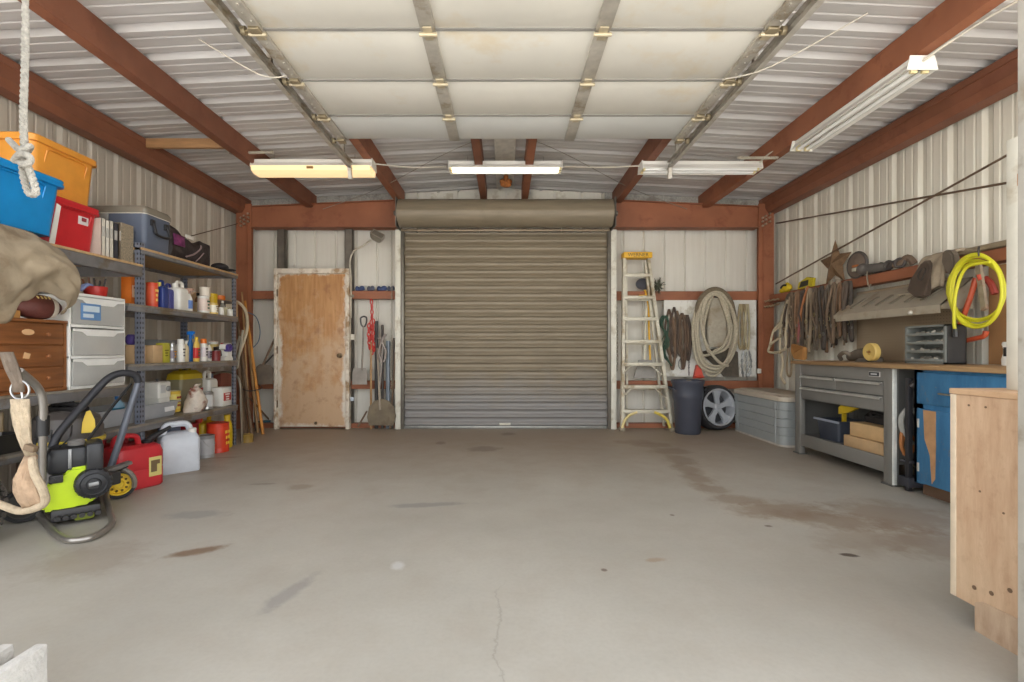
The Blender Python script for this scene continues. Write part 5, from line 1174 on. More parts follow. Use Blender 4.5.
for k, (x0, x1, y1, Y, r, lop) in enumerate(((693, 737, 372, 5.98, .020, 0), (695, 735, 369, 5.95, .019, .5), (698, 733, 376, 6.0, .019, -.4), (696, 736, 366, 5.93, .017, .9), (703, 729, 350, 5.95, .018, .2), (699, 732, 354, 5.97, .018, -1))):
    cx = (x0 + x1) / 2
    O('turn', MB().tube(curve([P(cx, 291 + k % 3, Y), P(x0 + 6, 303 + k % 3, Y), P(x0 + lop * 2, 330, Y), P(x0 + 5 + lop * 3, (y1 + 345) / 2 + 4, Y - .01), P(cx + lop * 4, y1, Y), P(x1 - 5, (y1 + 340) / 2, Y), P(x1 + lop, 328, Y), P(x1 - 7, 303, Y)], 7, True), r, 9, closed=True), ROPE, rc_)
O('diagonal_turn', MB().tube(curve([P(700, 300, 5.95), P(702, 328, 5.92), P(708, 348, 5.91), P(719, 362, 5.91), P(728, 366, 5.93)], 6), .018, 9), ROPE, rc_)
O('top_bundle', MB().tube(curve([P(696, 322, 5.99), P(699, 303, 5.96), P(706, 293, 5.95), P(715, 289.5, 5.94), P(724, 293, 5.95), P(731, 303, 5.96), P(735, 324, 5.99)], 7), [.028] * 0 or .034, 10), ROPED, rc_)
O('top_bundle', MB().tube(curve([P(702, 318, 5.96), P(706, 300, 5.93), P(715, 294, 5.92), P(724, 301, 5.93), P(729, 320, 5.96)], 7), .026, 10), ROPE, rc_)
hr = E('rope_hook', 'black hanger bar carrying the big rope coil', 'hook'); O('bar', MB().tube([P(716, 296, 6.10), P(716, 294, 5.9)], .012, 8), BLACK, hr); O('plate', MB().box(P(716, 300, 6.09), (.04, .012, .14)), BLACK, hr)
mb = MB(); mb.rr([(0, .24, .10, .03), (.3, .25, .10, .03), (.62, .16, .08, .03)], 4); mb.bm.transform(Matrix.Translation(P(716, 347, 6.02))); O('grain_sack', mb, M((168, 158, 140), .8, 0, .15, 20, .4, dirt=(140, 124, 100)), label='grey canvas bag hanging inside the big rope coil', cat='bag', group=HG)
mb = MB(); mb.poly([P(700, 352, 6.06), P(724, 346, 6.06), P(738, 352, 6.06), P(739, 377, 6.05), P(724, 376.5, 6.05), P(714, 365, 6.05)], (0, .02, 0)); O('leather_pad', mb, M((88, 80, 68), .85, 0, .25, 18, .4), label='dark leather flap hanging behind the lower rope coil', cat='leather flap', group=HG)
for k, x in enumerate((740, 743.5, 747)):
    mb = MB(); mb.tube(curve([P(x, 304, 6.05), P(x - 2, 325, 6.04), P(x - 1, 344, 6.04), P(x + 1.5, 348, 6.04), P(x + 2.4, 325, 6.05), P(x + 1, 304, 6.05)], 6), .013, 7)
    O('canvas_strap', mb, M(((176, 158, 122), (150, 132, 100), (186, 172, 140))[k], .85, 0, .15, 20), label=('tan canvas strap right of the big rope coil', 'brown canvas strap between two paler ones', 'pale canvas strap nearest the corner column')[k], cat='strap', group='canvas straps right of the rope coil')
lc = E('link_chain', 'bright steel chain bunch hanging low beside the column', 'chain')
for pp in ([P(744, 350, 6.05), P(742, 362, 6.05), P(743, 376, 6.05)], [P(749, 350, 6.05), P(751, 362, 6.05), P(749, 376, 6.05)], [P(746.5, 350, 6.04), P(747, 375, 6.04)]): O('strand', chain_pts(pp, .03, .007, MB()), M((170, 170, 168), .4, .7), lc)
mb = MB(); mb.poly([P(697, 365, 6.0), P(700, 365, 6.0), P(704, 378, 5.98), P(694, 378.5, 5.98)], (0, .05, 0)); mb.ball(P(699, 377, 5.98), (.07, .04, .02), 10, 6); O('red_cone', mb, mP((206, 76, 56)), label='small red-orange funnel tucked behind the trash can', cat='funnel')
for k, (x, lab) in enumerate(((617, 'thin rusty chain hanging left of the ladder'),)):
    O('side_chain', chain_pts([P(616, 300, 6.06), P(617, 335, 6.06), P(616.5, 372, 6.06)], .03, .005, MB()), M((150, 140, 120), .5, .5), label=lab, cat='chain')
# --- trash can
tc = E('trash_can', 'dark navy plastic trash can on the floor right of the ladder', 'trash can', (2.20, 5.72, 0))
TC = mP((70, 72, 82), .45)
O('body', MB().lathe([(.138, 0), (.145, .01), (.160, .40), (.172, .42), (.176, .47), (.176, .58), (.188, .60), (.193, .63), (.188, .64), (.172, .635), (.165, .5), (.13, .02), (0, .02)], seg=36), TC, tc)
for s in (-1, 1): O('handle', MB().tube(curve([(s * .175, -.07, .52), (s * .21, -.06, .55), (s * .21, .06, .55), (s * .175, .07, .52)], 4), .012, 8), TC if s < 0 else BLACK, tc)
for k in range(7):
    pass
mb = MB(); mb.grid(lambda u, v: V((-.164 + .328 * u, -.164 + .328 * v, .585 + .05 * math.sin(u * 9) * math.sin(v * 7 + 1) + .02 * math.sin(u * 21 + v * 13))) if (u - .5) ** 2 + (v - .5) ** 2 < .24 else V((.162 * (u - .5) / max(.01, math.hypot(u - .5, v - .5)), .162 * (v - .5) / max(.01, math.hypot(u - .5, v - .5)), .57)), 22, 22)
O('scrap_heap', mb, M((120, 112, 100), .85, 0, .4, 24, .6), label='grey scrap filling the trash can to the brim', cat='scrap', loc=(2.20, 5.72, 0), kind='stuff', solid=.01)
# --- wheel with alloy rim leaning on the wall
cw = E('car_wheel', 'car wheel with a silver five-hole rim leaning beside the trash can', 'wheel', (2.635, 5.98, 0))
rw = .28; tl = (PI / 2 - .12, 0, .26)
O('tire', MB().lathe([(.222, .07), (.235, .095), (.262, .10), (.277, .07), (.28, 0), (.277, -.07), (.262, -.10), (.235, -.095), (.222, -.07)], (0, 0, rw), 44, rot=tl, caps=False), M((56, 54, 54), .8, 0, .1, 20), cw)
RIM = M((200, 202, 206), .35, .4, .08, 10)
O('rim', MB().lathe([(.222, .085), (.232, .098), (.224, .106), (.212, .10), (.204, .07), (.196, .0), (.196, -.05)], (0, 0, rw), 44, rot=tl, caps=False), RIM, cw)
mb = MB(); Rm = Euler(tl).to_matrix()
mb.lathe([(.0, .078), (.03, .078), (.036, .07), (.052, .062), (.056, .04), (0, .04)], (0, 0, rw), 24, rot=tl)
for k in range(5):
    a = k * 2 * PI / 5 + .3; q = []
    for r0, ww, h in ((.04, .030, .068), (.11, .030, .066), (.17, .048, .074), (.205, .07, .08)):
        q.append([V((0, 0, rw)) + Rm @ V((r0 * math.cos(a) - sx * ww * math.sin(a), r0 * math.sin(a) + sx * ww * math.cos(a), h - (0 if top else .03))) for sx, top in ((-1, 1), (1, 1), (1, 0), (-1, 0))])
    mb.loft(q)
O('spokes', mb, RIM, cw)
O('brake_back', MB().lathe([(.196, -.045), (.196, -.03), (0, -.03)], (0, 0, rw), 30, rot=tl), M((70, 70, 72), .6), cw)
# --- deck box
db = E('deck_box', 'grey plastic deck box with a beige lid beside the workbench', 'deck box', (3.085, 5.40, 0), PI / 2)
LB, WB, HB = 1.10, .50, .52; DBX = M((156, 159, 157), .5, 0, .05, 5)
secs = [(0, LB * .95, WB * .95, .07), (.03, LB * .955, WB * .955, .07)]
for k in range(5):
    z0 = .03 + k * .088; g = .955 + .006 * k
    secs += [(z0 + .004, LB * g, WB * g, .075), (z0 + .078, LB * (g + .004), WB * (g + .004), .075), (z0 + .082, LB * g - .012, WB * g - .012, .07), (z0 + .087, LB * g - .012, WB * g - .012, .07)]
O('body', MB().rr(secs, 6), DBX, db)
for sx in (-.40, .40):
    for sy in (-1, 1): O('corner_rib', MB().box((sx, sy * (WB * .484), .245), (.02, .012, .43), bev=.004), DBX, db)
O('lid', MB().rr([(.468, LB * 1.0, WB * 1.0, .09), (.49, LB * 1.01, WB * 1.01, .09), (.515, LB * 1.0, WB * 1.0, .09), (.525, LB * .94, WB * .9, .08), (.520, LB * .90, WB * .84, .07), (.535, LB * .86, WB * .78, .06)], 6), M((192, 180, 162), .6, 0, .06, 8), db)
O('base_lip', MB().rr([(0, LB * .965, WB * .965, .075), (.02, LB * .965, WB * .965, .075)], 6), M((190, 182, 168), .6), db)
# ================================================================== RIGHT WALL: GIRT AND WHAT HANGS OR LIES ON IT
GZ = 1.695
sr = E('barn_star', 'rusty five-pointed metal barn star standing on the right girt', 'star', (3.455, 4.97, 0))
pts = []; cz = GZ + .205; rad = .255
for k in range(10):
    a = PI / 2 + k * PI / 5; r = rad if k % 2 == 0 else rad * .46; pts.append((r * math.cos(a), r * math.sin(a)))
mb = MB(); ctr_ = mb.bm.verts.new((-.05, 0, cz)); bk_ = mb.bm.verts.new((.012, 0, cz)); vv = [mb.bm.verts.new((.0, y * .98, cz + z)) for y, z in pts]
for i in range(10): mb.bm.faces.new((vv[i], vv[(i + 1) % 10], ctr_)); mb.bm.faces.new((vv[(i + 1) % 10], vv[i], bk_))
O('body', mb, M((142, 114, 86), .6, .4, .2, 18, .3, dirt=(112, 80, 54), dirt_amt=.5), sr, flat=True)
def gy(px, X=3.4): return YX(px, X)
t = E('yellow_gloves', 'crumpled yellow and black work gloves on the right girt near the corner', 'gloves', (3.405, gy(786), GZ))
mb = MB(); mb.ball((0, 0, .05), (.04, .085, .05)); mb.ball((0, .07, .03), (.035, .06, .03)); mb.ball((-.01, -.07, .06), (.03, .05, .035), rot=(.5, 0, 0)); mb.ball((0, -.02, .09), (.025, .03, .03)); O('body', mb, M((222, 192, 40), .7, 0, .12, 20, .3), t)
mb = MB(); mb.tube(curve([(-.03, .06, .06), (-.042, .0, .085), (-.035, -.06, .08)], 4), .012, 6); O('cuff', mb, BLACK, t)
t = E('tape_box', 'yellow and black flat packet leaning on the right girt', 'packet', (3.41, gy(805.5), GZ))
mb = MB(); mb.poly([(-.02, .13, 0), (-.02, -.12, .0), (-.02, -.14, .10), (-.02, -.04, .125), (-.02, .11, .08)], (.035, 0, 0)); O('body', mb, M((206, 186, 40), .6), t)
mb = MB(); mb.poly([(-.024, .10, .02), (-.024, -.06, .03), (-.024, -.07, .09), (-.024, .06, .085)], (.004, 0, 0)); O('print', mb, M((60, 56, 44), .6), t)
t = E('angle_grinder', 'grey and rusty angle grinder lying on the right girt', 'grinder', (3.40, gy(862), GZ))
O('disc', MB().lathe([(.0, .0), (.115, 0), (.12, .01), (.115, .02), (.05, .035), (0, .04)], (-.02, .02, .115), 28, rot=(0, -PI / 2, 0)), M((124, 108, 96), .6, .3, .2, 14), t)
mb = MB(); mb.tube([(-.03, -.05, .06), (0, -.32, .045)], [.05, .038], 12); mb.ball((-.03, -.06, .065), (.055, .07, .055)); O('motor_body', mb, M((104, 98, 92), .6, .2), t)
O('guard', MB().ring((-.03, .02, .115), .12, .014, 'x', 26, 7), IRON, t)
mb = MB(); mb.box((-.06, .0, .07), (.04, .06, .035), bev=.006); O('label_patch', mb, M((196, 190, 170), .6), t)
mb = MB(); mb.box((-.062, -.0, .105), (.03, .06, .02), bev=.004); O('rust_patch', mb, M((180, 110, 60), .6), t)
for k, (px, lab, rr_) in enumerate(((884, 'dark iron fitting on the girt right of the grinder', .035), (892, 'tangle of rusty hooks on the right girt', .03), (903, 'old iron clamp on the right girt, nearest the gloves', .036))):
    t = E('iron_fitting', lab, 'iron fitting', (3.405, gy(px), GZ), .3 * k, 'rusty iron bits on the right girt')
    O('body', MB().tube(curve([(0, -.07, .03), (-.01, -.03, .05 + .02 * k), (0, .03, .04), (0, .07, .05)], 5), rr_ * .75, 9), IRON if k % 2 else RUST, t); O('ring', MB().ring((-.02, .02, .05), .035, .012, 'x', 16, 7), IRON, t)
pole('long grey pipe lying on the right girt behind the yellow cord', (3.405, 2.2, GZ + .028), (3.405, 3.62, GZ + .028), .027, M((150, 134, 108), .6, .2), 'steel_pipe', 'pipe', 1, None)
# --- tack bundle along the right wall
GT = 'bridle straps and reins hung along the right girt'
TK = [M(c, .75, 0, .2, 18, .3) for c in ((104, 82, 62), (84, 66, 52), (126, 94, 68), (70, 58, 50), (140, 116, 90), (150, 100, 62), (112, 96, 80))]
TK = [M(c, .75, 0, .2, 18, .3) for c in ((96, 80, 64), (82, 68, 56), (112, 92, 72), (72, 62, 54), (134, 116, 94), (128, 96, 70), (106, 94, 80))]
words_ = ('worn brown', 'tan', 'dark brown', 'blackish', 'pale grey-brown', 'rust-brown', 'faded brown')
ORD = ['first', 'second', 'third', 'fourth', 'fifth', 'sixth', 'seventh', 'eighth', 'ninth', 'tenth', 'eleventh', 'twelfth', 'thirteenth', 'fourteenth', 'fifteenth', 'sixteenth']
BRS = M((176, 160, 120), .35, .7, .1, 14); NB = 32
for k in range(NB):
    px = 788 + k * 2.0; X = 3.34 - .035 * (k % 3) - .01 * (k % 2); Y = gy(px, X); L_ = R.uniform(.46, .64) if k < 25 else R.uniform(.36, .55)
    pos = '%s strap from the cream halter on the right girt' % ORD[k] if k < 16 else '%s strap from the bench hood on the right girt' % ORD[NB - 1 - k]
    t = E('bridle_strap', '%s leather strap, %s' % (words_[k % 7], pos), 'leather strap', (X, Y, GZ - .085), R.uniform(-.3, .3), GT)
    a = R.uniform(-.04, .04); w = R.uniform(.025, .05)
    mb = MB(); mb.tube(curve([(0, 0, .05), (-.015, w * .5, -.04), (-.01 + R.uniform(-.02, .02), w + a, -L_ * .5), (.005, w * .7 + a, -L_ * .93), (0, a, -L_), (-.01, -w * .6 + a, -L_ * .9), (-.015 + R.uniform(-.02, .02), -w + a * .5, -L_ * .45), (0, -w * .4, -.03), (0, 0, .05)], 6), .0075 + .003 * (k % 2), 7, flat=1.5); O('loop', mb, TK[k % 7], t)
    if k % 2 == 0:
        mb = MB(); mb.tube(curve([(-.02, .01, .0), (-.035, .02, -L_ * .4), (-.02, -.02 + a, -L_ * .8), (-.01, .02 + a, -L_ * 1.06)], 6), .006, 6, flat=1.6); O('tail', mb, TK[(k + 2) % 7], t)
    O('buckle', MB().ring((-.022, w * .6 + a, -L_ * R.uniform(.45, .8)), .019, .004, 'x', 14, 6), BRS, t)
    O('keeper', MB().ring((-.018, -w * .5 + a, -L_ * R.uniform(.6, .85)), .015, .005, 'x', 12, 6), M((150, 148, 140), .35, .7), t)
    if k % 3 == 0: O('cross_strap', MB().tube(curve([(-.02, w + a, -L_ * .55), (-.03, a, -L_ * .60), (-.02, -w + a, -L_ * .52)], 4), .007, 6, flat=1.4), TK[(k + 4) % 7], t)
t = E('red_tied_strap', 'tan strap with a red tie among the hanging bridles', 'leather strap', (3.26, gy(803, 3.26), GZ - .05), 0, GT)
O('strap', MB().tube(curve([(.06, .0, .05), (0, -.02, -.1), (-.01, .03, -.3), (0, .05, -.5)], 6), .013, 8, flat=1.5), M((176, 112, 68), .7), t); O('tie', MB().tube(curve([(-.02, .03, -.34), (-.025, .035, -.44), (-.02, .045, -.56)], 4), .012, 7), M((150, 84, 80), .7), t)
t = E('hide_pouch', 'orange-tan leather pouch hanging at the foot of the bridles', 'pouch', (3.20, gy(796, 3.20), .0))
mb = MB(); mb.poly([(0, -.13, 1.03), (0, .10, 1.07), (.02, .13, .99), (0, .06, .90), (0, -.12, .89)], (.05, 0, 0)); bmesh.ops.bevel(mb.bm, geom=mb.bm.edges[:], offset=.012, segments=2, affect='EDGES'); O('body', mb, M((184, 132, 74), .7, 0, .12, 14, .3), t)
O('flap', MB().poly([(-.006, -.12, 1.03), (-.006, .09, 1.06), (-.006, .02, .97)], (.005, 0, 0)), M((164, 112, 60), .7), t); O('thong', MB().tube([(.03, 0, 1.03), (.09, .0, 1.58)], .006, 6), TK[2], t)
# white halter near the corner
hl = E('rope_halter', 'cream webbing halter hanging beside the corner column', 'halter'); HM = M((200, 184, 154), .8, 0, .12, 20)
for nm, pts in (('crown_strap', [(788, 300), (784, 310), (781, 322), (780, 336), (780, 352)]), ('cheek_strap', [(782, 320), (774, 330), (770, 345), (769, 352), (780, 352), (786, 348)]), ('nose_strap', [(771, 344), (776, 340), (781, 336)]), ('throat_strap', [(786, 348), (786, 330), (789, 314), (792, 306)]), ('chin_strap', [(774, 331), (779, 327), (783, 325)])):
    O(nm, MB().tube(curve([PX(x, y, 3.27) for x, y in pts], 6), .012, 7, flat=1.3), HM, hl)
for x, y in ((780, 336), (771, 345), (780, 352)): O('halter_ring', MB().ring(PX(x, y, 3.262), .02, .005, 'x', 14, 6), BRS, hl)
O('lead_tail', MB().tube(curve([PX(781, 352, 3.28), PX(783, 364, 3.28), PX(781, 376, 3.28), PX(785, 384, 3.28)], 5), .014, 7), HM, hl)
O('lead_rope', MB().tube(curve([PX(796, 302, 3.3), PX(788, 318, 3.29), PX(788, 345, 3.29), PX(787, 372, 3.29), PX(791, 374, 3.28), PX(792, 345, 3.28), PX(797, 312, 3.28)], 6), .011, 7), M((156, 136, 106), .8), label='tan lead rope doubled beside the cream halter', cat='rope')
# pair of hanging gloves under the star, hook chain at the corner
for k, x in enumerate((831, 838)):
    t = E('hanging_glove', ('grey work glove hanging under the star, left one', 'grey work glove hanging under the star, right one')[k], 'glove', (3.31, gy(x, 3.31), GZ - .01), .1 * k, 'pair of gloves under the star')
    G_ = M((142, 128, 110), .85, 0, .2, 20, .4)
    O('cuff', MB().tube([(0, 0, .02), (0, 0, -.08)], [.03, .034], 10, flat=.6), G_, t); O('palm', MB().ball((0, 0, -.12), (.022, .042, .055), 12, 8), G_, t)
    for q in range(4): O('finger', MB().tube([(0, -.03 + .02 * q, -.15), (0, -.034 + .022 * q, -.22 - .01 * (q in (1, 2)))], [.011, .009], 7), G_, t)
    O('thumb', MB().tube([(0, .036, -.11), (-.01, .06, -.15)], [.012, .009], 7), G_, t)
hc = E('hook_chain', 'pale chain strung twice across the corner column at girt height', 'chain'); HCM = M((176, 158, 128), .5, .4)
O('strand', chain_pts([PX(759, 309, 3.3), PX(764, 307, 3.3), PX(771, 306, 3.3), PX(779, 304, 3.3)], .028, .006, MB()), HCM, hc); O('strand', chain_pts([PX(758, 303, 3.3), PX(767, 301, 3.3), PX(778, 299, 3.3)], .028, .006, MB()), HCM, hc)
for k, x in enumerate((806, 868)):
    O('wire_hook', MB().tube(curve([PX(x, 287 if k == 0 else 268, 3.35), PX(x - 1, 296 if k == 0 else 277, 3.34), PX(x + 1, 305 if k == 0 else 287, 3.33), PX(x + 3, 300 if k == 0 else 284, 3.33)], 5), .006, 6), M((170, 160, 140), .4, .5), label=('pale wire hook on the girt left of the star', 'pale wire hook on the girt below the grinder')[k], cat='hook', group='wire hooks on the right girt')
# outlet on column
O('outlet_cover', MB().box(P(759, 371, 6.02), (.05, .02, .06), bev=.004), M((214, 208, 196), .5), label='small white outlet on the foot of the right corner column', cat='outlet')
# ================================================================== PEGBOARD, HOOD, WORKBENCH
pb = base_mat('pegboard', .75); m_, nt_, b_ = pb
v_ = nt_.coord((1, 1, 1)); sp = nt_.new('ShaderNodeSeparateXYZ'); nt_.link(v_, sp.inputs[0])
fy_ = nt_.math('ABSOLUTE', nt_.math('SUBTRACT', nt_.math('FRACT', nt_.math('MULTIPLY', sp.outputs[1], 39.0)), .5)); fz_ = nt_.math('ABSOLUTE', nt_.math('SUBTRACT', nt_.math('FRACT', nt_.math('MULTIPLY', sp.outputs[2], 39.0)), .5))
hole = nt_.math('LESS_THAN', nt_.math('ADD', nt_.math('MULTIPLY', fy_, fy_), nt_.math('MULTIPLY', fz_, fz_)), .026)
nt_.link(nt_.mix(nt_.math('MULTIPLY', hole, .7), nt_.ramp(nt_.noise(v_, 3, 4), .3, .7, lin((146, 126, 100)), lin((166, 146, 120))), lin((70, 58, 46))), b_.inputs['Base Color'])
O('pegboard', MB().bb(3.42, 3.435, 3.58, 4.62, .90, 1.56), m_, label='brown pegboard on the wall behind the workbench', cat='pegboard')
hood = E('bench_hood', 'sloping grey-brown sheet metal hood over the workbench', 'hood', (3.4, 3.995, 1.30))
HM_ = M((170, 159, 140), .5, .15, .08, 8, dirt=(150, 136, 114), dirt_amt=.3)
mb = MB(); mb.poly([(-.24, -.545, .03), (-.24, -.545, .0), (-.232, -.545, .0), (-.23, -.545, .026), (.0, -.545, .225), (.0, -.545, .233)], (0, 1.12, 0)); O('sheet', mb, HM_, hood)
for s in (-1, 1): mb = MB(); mb.poly([(-.24, s * .545, 0), (-.24, s * .545, .03), (0, s * .545, .233), (0, s * .545, 0)], (0, -s * .006, 0)); O('end_plate', mb, HM_, hood)
mb = MB(); mb.poly([(-.242, -.5455, -.03), (-.242, .5455, -.03), (-.242, .5455, .032), (-.242, -.5455, .032)], (.006, 0, 0)); O('front_lip', mb, HM_, hood)
for k in range(6):
    y = .44 - k * .15; mb = MB(); mb.poly([(-.18, y, .084), (-.08, y - .05, .168), (-.08, y - .085, .168), (-.18, y - .035, .084)], (-.004, 0, .007)); O('louver_slot', mb, M((122, 112, 96), .6), hood)
mb = MB(); mb.box((-.10, -.14, .158), (.012, .26, .02), rot=(0, -.7, 0), bev=.003); O('bright_strip', mb, M((190, 180, 160), .4, .3), hood)
O('knob', MB().lathe([(.016, 0), (.016, .01), (.008, .02), (.001, .022)], (-.242, -.30, -.01), 12, rot=(0, -PI / 2, 0)), M((206, 200, 188), .3, .4), hood)
# bench
WBX0, WBX1, WY0, WY1, WZ = 2.835, 3.40, 3.475, 4.645, .865
wbm = M((138, 135, 129), .4, .25, .05, 6); wbd = M((112, 110, 106), .45, .3, .08, 8)
wb = E('workbench', 'grey steel workbench with three drawers and open shelf', 'workbench')
for y0, y1 in ((WY0, WY0 + .085), (WY1 - .085, WY1)):
    for x0, x1 in ((WBX0, WBX0 + .05), (WBX1 - .05, WBX1)): O('leg', MB().bb(x0, x1, y0, y1, 0, WZ, .006), wbm, wb)
O('end_panel', MB().bb(WBX0 + .03, WBX1 - .03, WY0 + .006, WY0 + .012, .16, WZ), wbd, wb); O('end_panel', MB().bb(WBX0 + .03, WBX1 - .03, WY1 - .012, WY1 - .006, .16, WZ), wbd, wb)
O('painted_glint', MB().bb(WBX0 - .002, WBX0 + .03, WY0 - .004, WY0 + .002, .0, WZ - .004, .001), M((238, 238, 230), .35, .1), wb)  # reflection on the near leg's edge, painted as a near-white strip
O('back_panel', MB().bb(WBX1 - .012, WBX1 - .006, WY0 + .05, WY1 - .05, .16, WZ), wbd, wb)
O('drawer_case', MB().bb(WBX0 + .015, WBX1 - .02, WY0 + .085, WY1 - .085, .53, WZ, .004), wbd, wb)
yA, yB, yM = WY0 + .09, WY1 - .09, WY0 + .60
O('top_rail', MB().bb(WBX0 + .006, WBX0 + .016, yA, yB, .765, WZ, .003), wbm, wb)
def drw(y0, y1, z0, z1, lab=None):
    d = O('drawer', MB().bb(WBX0 + .004, WBX0 + .02, y0 + .003, y1 - .003, z0 + .003, z1 - .003, .004), wbm, wb, label=lab)
    mb = MB(); mb.poly([(WBX0 + .004, y0 + .012, z1 - .004), (WBX0 - .018, y0 + .012, z1 - .010), (WBX0 - .022, y0 + .012, z1 - .024), (WBX0 - .016, y0 + .012, z1 - .026), (WBX0 - .012, y0 + .012, z1 - .016), (WBX0 + .004, y0 + .012, z1 - .012)], (0, y1 - y0 - .024, 0)); O('handle', mb, M((206, 204, 200), .3, .6), d)
drw(yM, yB, .655, .762); drw(yA, yM, .655, .762); drw(yA, yB, .535, .652)
mb = MB(); mb.bb(WBX0 + .001, WBX0 + .007, yA + .03, yA + .14, .795, .835, .002); bd = O('badge', mb, M((206, 204, 198), .4, .3), wb); O('badge_face', MB().bb(WBX0 - .001, WBX0 + .002, yA + .036, yA + .134, .80, .83), M((58, 58, 60), .5), bd); O('badge_print', MB().bb(WBX0 - .0025, WBX0, yA + .055, yA + .115, .81, .82), M((206, 206, 206), .5), bd)
sh = O('lower_shelf', MB().bb(WBX0 + .02, WBX1 - .02, WY0 + .06, WY1 - .06, .17, .185), wbd, wb)
O('front_rail', MB().bb(WBX0 + .004, WBX0 + .02, WY0 + .08, WY1 - .08, .085, .20, .004), wbm, wb); O('rear_rail', MB().bb(WBX1 - .02, WBX1 - .006, WY0 + .08, WY1 - .08, .085, .2), wbd, wb)
for y in (WY0, WY1 - .085): O('foot_plate', MB().bb(WBX0 - .012, WBX0 + .06, y - .012, y + .097, 0, .012, .003), wbd, wb)
# worktop
O('worktop', MB().bb(2.80, 3.41, 2.30, 4.66, WZ + .001, WZ + .032, .004), wood((136, 104, 70), (176, 142, 100), (9, .8, 9), .55), label='long tan wooden worktop over the workbench and the blue cabinet', cat='worktop')
WT = WZ + .033
# inside the bench
zs_ = .186
carton('lower brown cardboard box lying on the bench shelf', (2.99, 3.83, zs_), .42, .22, .095, TAN, rz=-PI / 2, group='cardboard boxes on the bench shelf')
carton('upper brown cardboard box lying on the bench shelf', (3.03, 3.79, zs_ + .10), .42, .24, .11, M((206, 170, 122), .75, 0, .08, 12), rz=-PI / 2 + .06, group='cardboard boxes on the bench shelf')
t = E('tool_bag', 'black soft tool bag on top of the cardboard boxes', 'tool bag', (3.12, 3.80, zs_ + .2145), -PI / 2); O('body', MB().rr([(0, .40, .22, .05), (.05, .42, .24, .06), (.10, .34, .18, .06), (.115, .2, .1, .04)], 5), M((46, 44, 44), .6, 0, .2, 12), t); O('handle', MB().tube(curve([(-.08, -.1, .06), (-.06, -.14, .09), (.06, -.14, .09), (.08, -.1, .06)], 5), .009, 7), BLACK, t)
t = E('storage_bin', 'dark blue-grey bin at the far end of the bench shelf', 'bin', (3.05, 4.30, zs_), -PI / 2); O('body', MB().rr([(0, .26, .24, .02), (.17, .30, .28, .03), (.17, .31, .29, .03), (.185, .31, .29, .03), (.185, .27, .25, .02), (.01, .24, .22, .02)], 4), mP((62, 66, 76)), t); O('rim_bar', MB().bb(-.165, .165, -.152, -.138, .168, .188, .003), mP((150, 156, 168)), t)
t = E('yellow_square', 'yellow folded carpenter square standing in the blue-grey bin', 'square', (2.99, 4.16, zs_ + .21), -PI / 2); mb = MB(); mb.poly([(-.10, 0, .03), (.02, 0, .06), (.14, 0, .12), (.14, 0, .145), (-.06, 0, .12), (-.10, 0, .09)], (0, .03, 0)); O('blade', mb, mP((232, 196, 46)), t); mb = MB(); mb.box((-.05, .015, -.07), (.02, .03, .24)); O('tongue', mb, mP((200, 168, 40)), t)
mb = MB(); mb.grid(lambda u, v: V((-.07 + .14 * u, -.05 + .1 * v, .014 + .045 * math.sin(u * 3.1) * math.sin(v * 3.1) + .012 * math.sin(u * 15 + v * 9))), 14, 12); O('white_rag', mb, M((206, 206, 204), .7, 0, .1, 20), label='white plastic wrap beside the cardboard boxes on the bench shelf', cat='wrap', loc=(2.965, 3.60, zs_), rz=.2, solid=.01)
# --- gap between bench and blue cabinet
gg = 'things crammed between workbench and blue cabinet'
t = E('tool_stand', 'dark steel stand in the gap beside the workbench', 'stand', (2.995, 3.385, 0), 0, gg)
for x in (-.13, .12):
    O('upright', MB().bb(x - .016, x + .016, -.03, .0, .0, .80, .003), M((62, 60, 62), .5, .3), t)
O('base', MB().bb(-.16, .22, -.05, .045, .03, .10, .006), M((70, 70, 76), .5, .3), t); O('shelf', MB().bb(-.14, .20, -.04, .05, .20, .215), M((70, 70, 76), .5), t); O('hook_bar', MB().tube(curve([(-.13, -.03, .74), (-.08, -.05, .78), (.02, -.05, .76), (.1, -.03, .72)], 5), .018, 8), IRON, t)
O('orange_cable', MB().tube(curve([(2.90, 3.445, .24), (2.87, 3.44, .32), (2.89, 3.445, .42), (2.97, 3.445, .34), (2.94, 3.445, .25), (2.88, 3.445, .28), (2.89, 3.445, .38)], 6), .012, 7), M((176, 112, 60), .6), label='coiled orange-brown cable in the gap beside the bench', cat='cable', group=gg)
O('grey_hose', MB().tube(curve([(2.95, 3.44, .32), (2.88, 3.44, .42), (2.875, 3.44, .52), (2.95, 3.44, .58), (3.02, 3.44, .45)], 6), .018, 8), M((168, 166, 158), .6), label='pale grey hose looped in the gap beside the bench', cat='hose', group=gg)
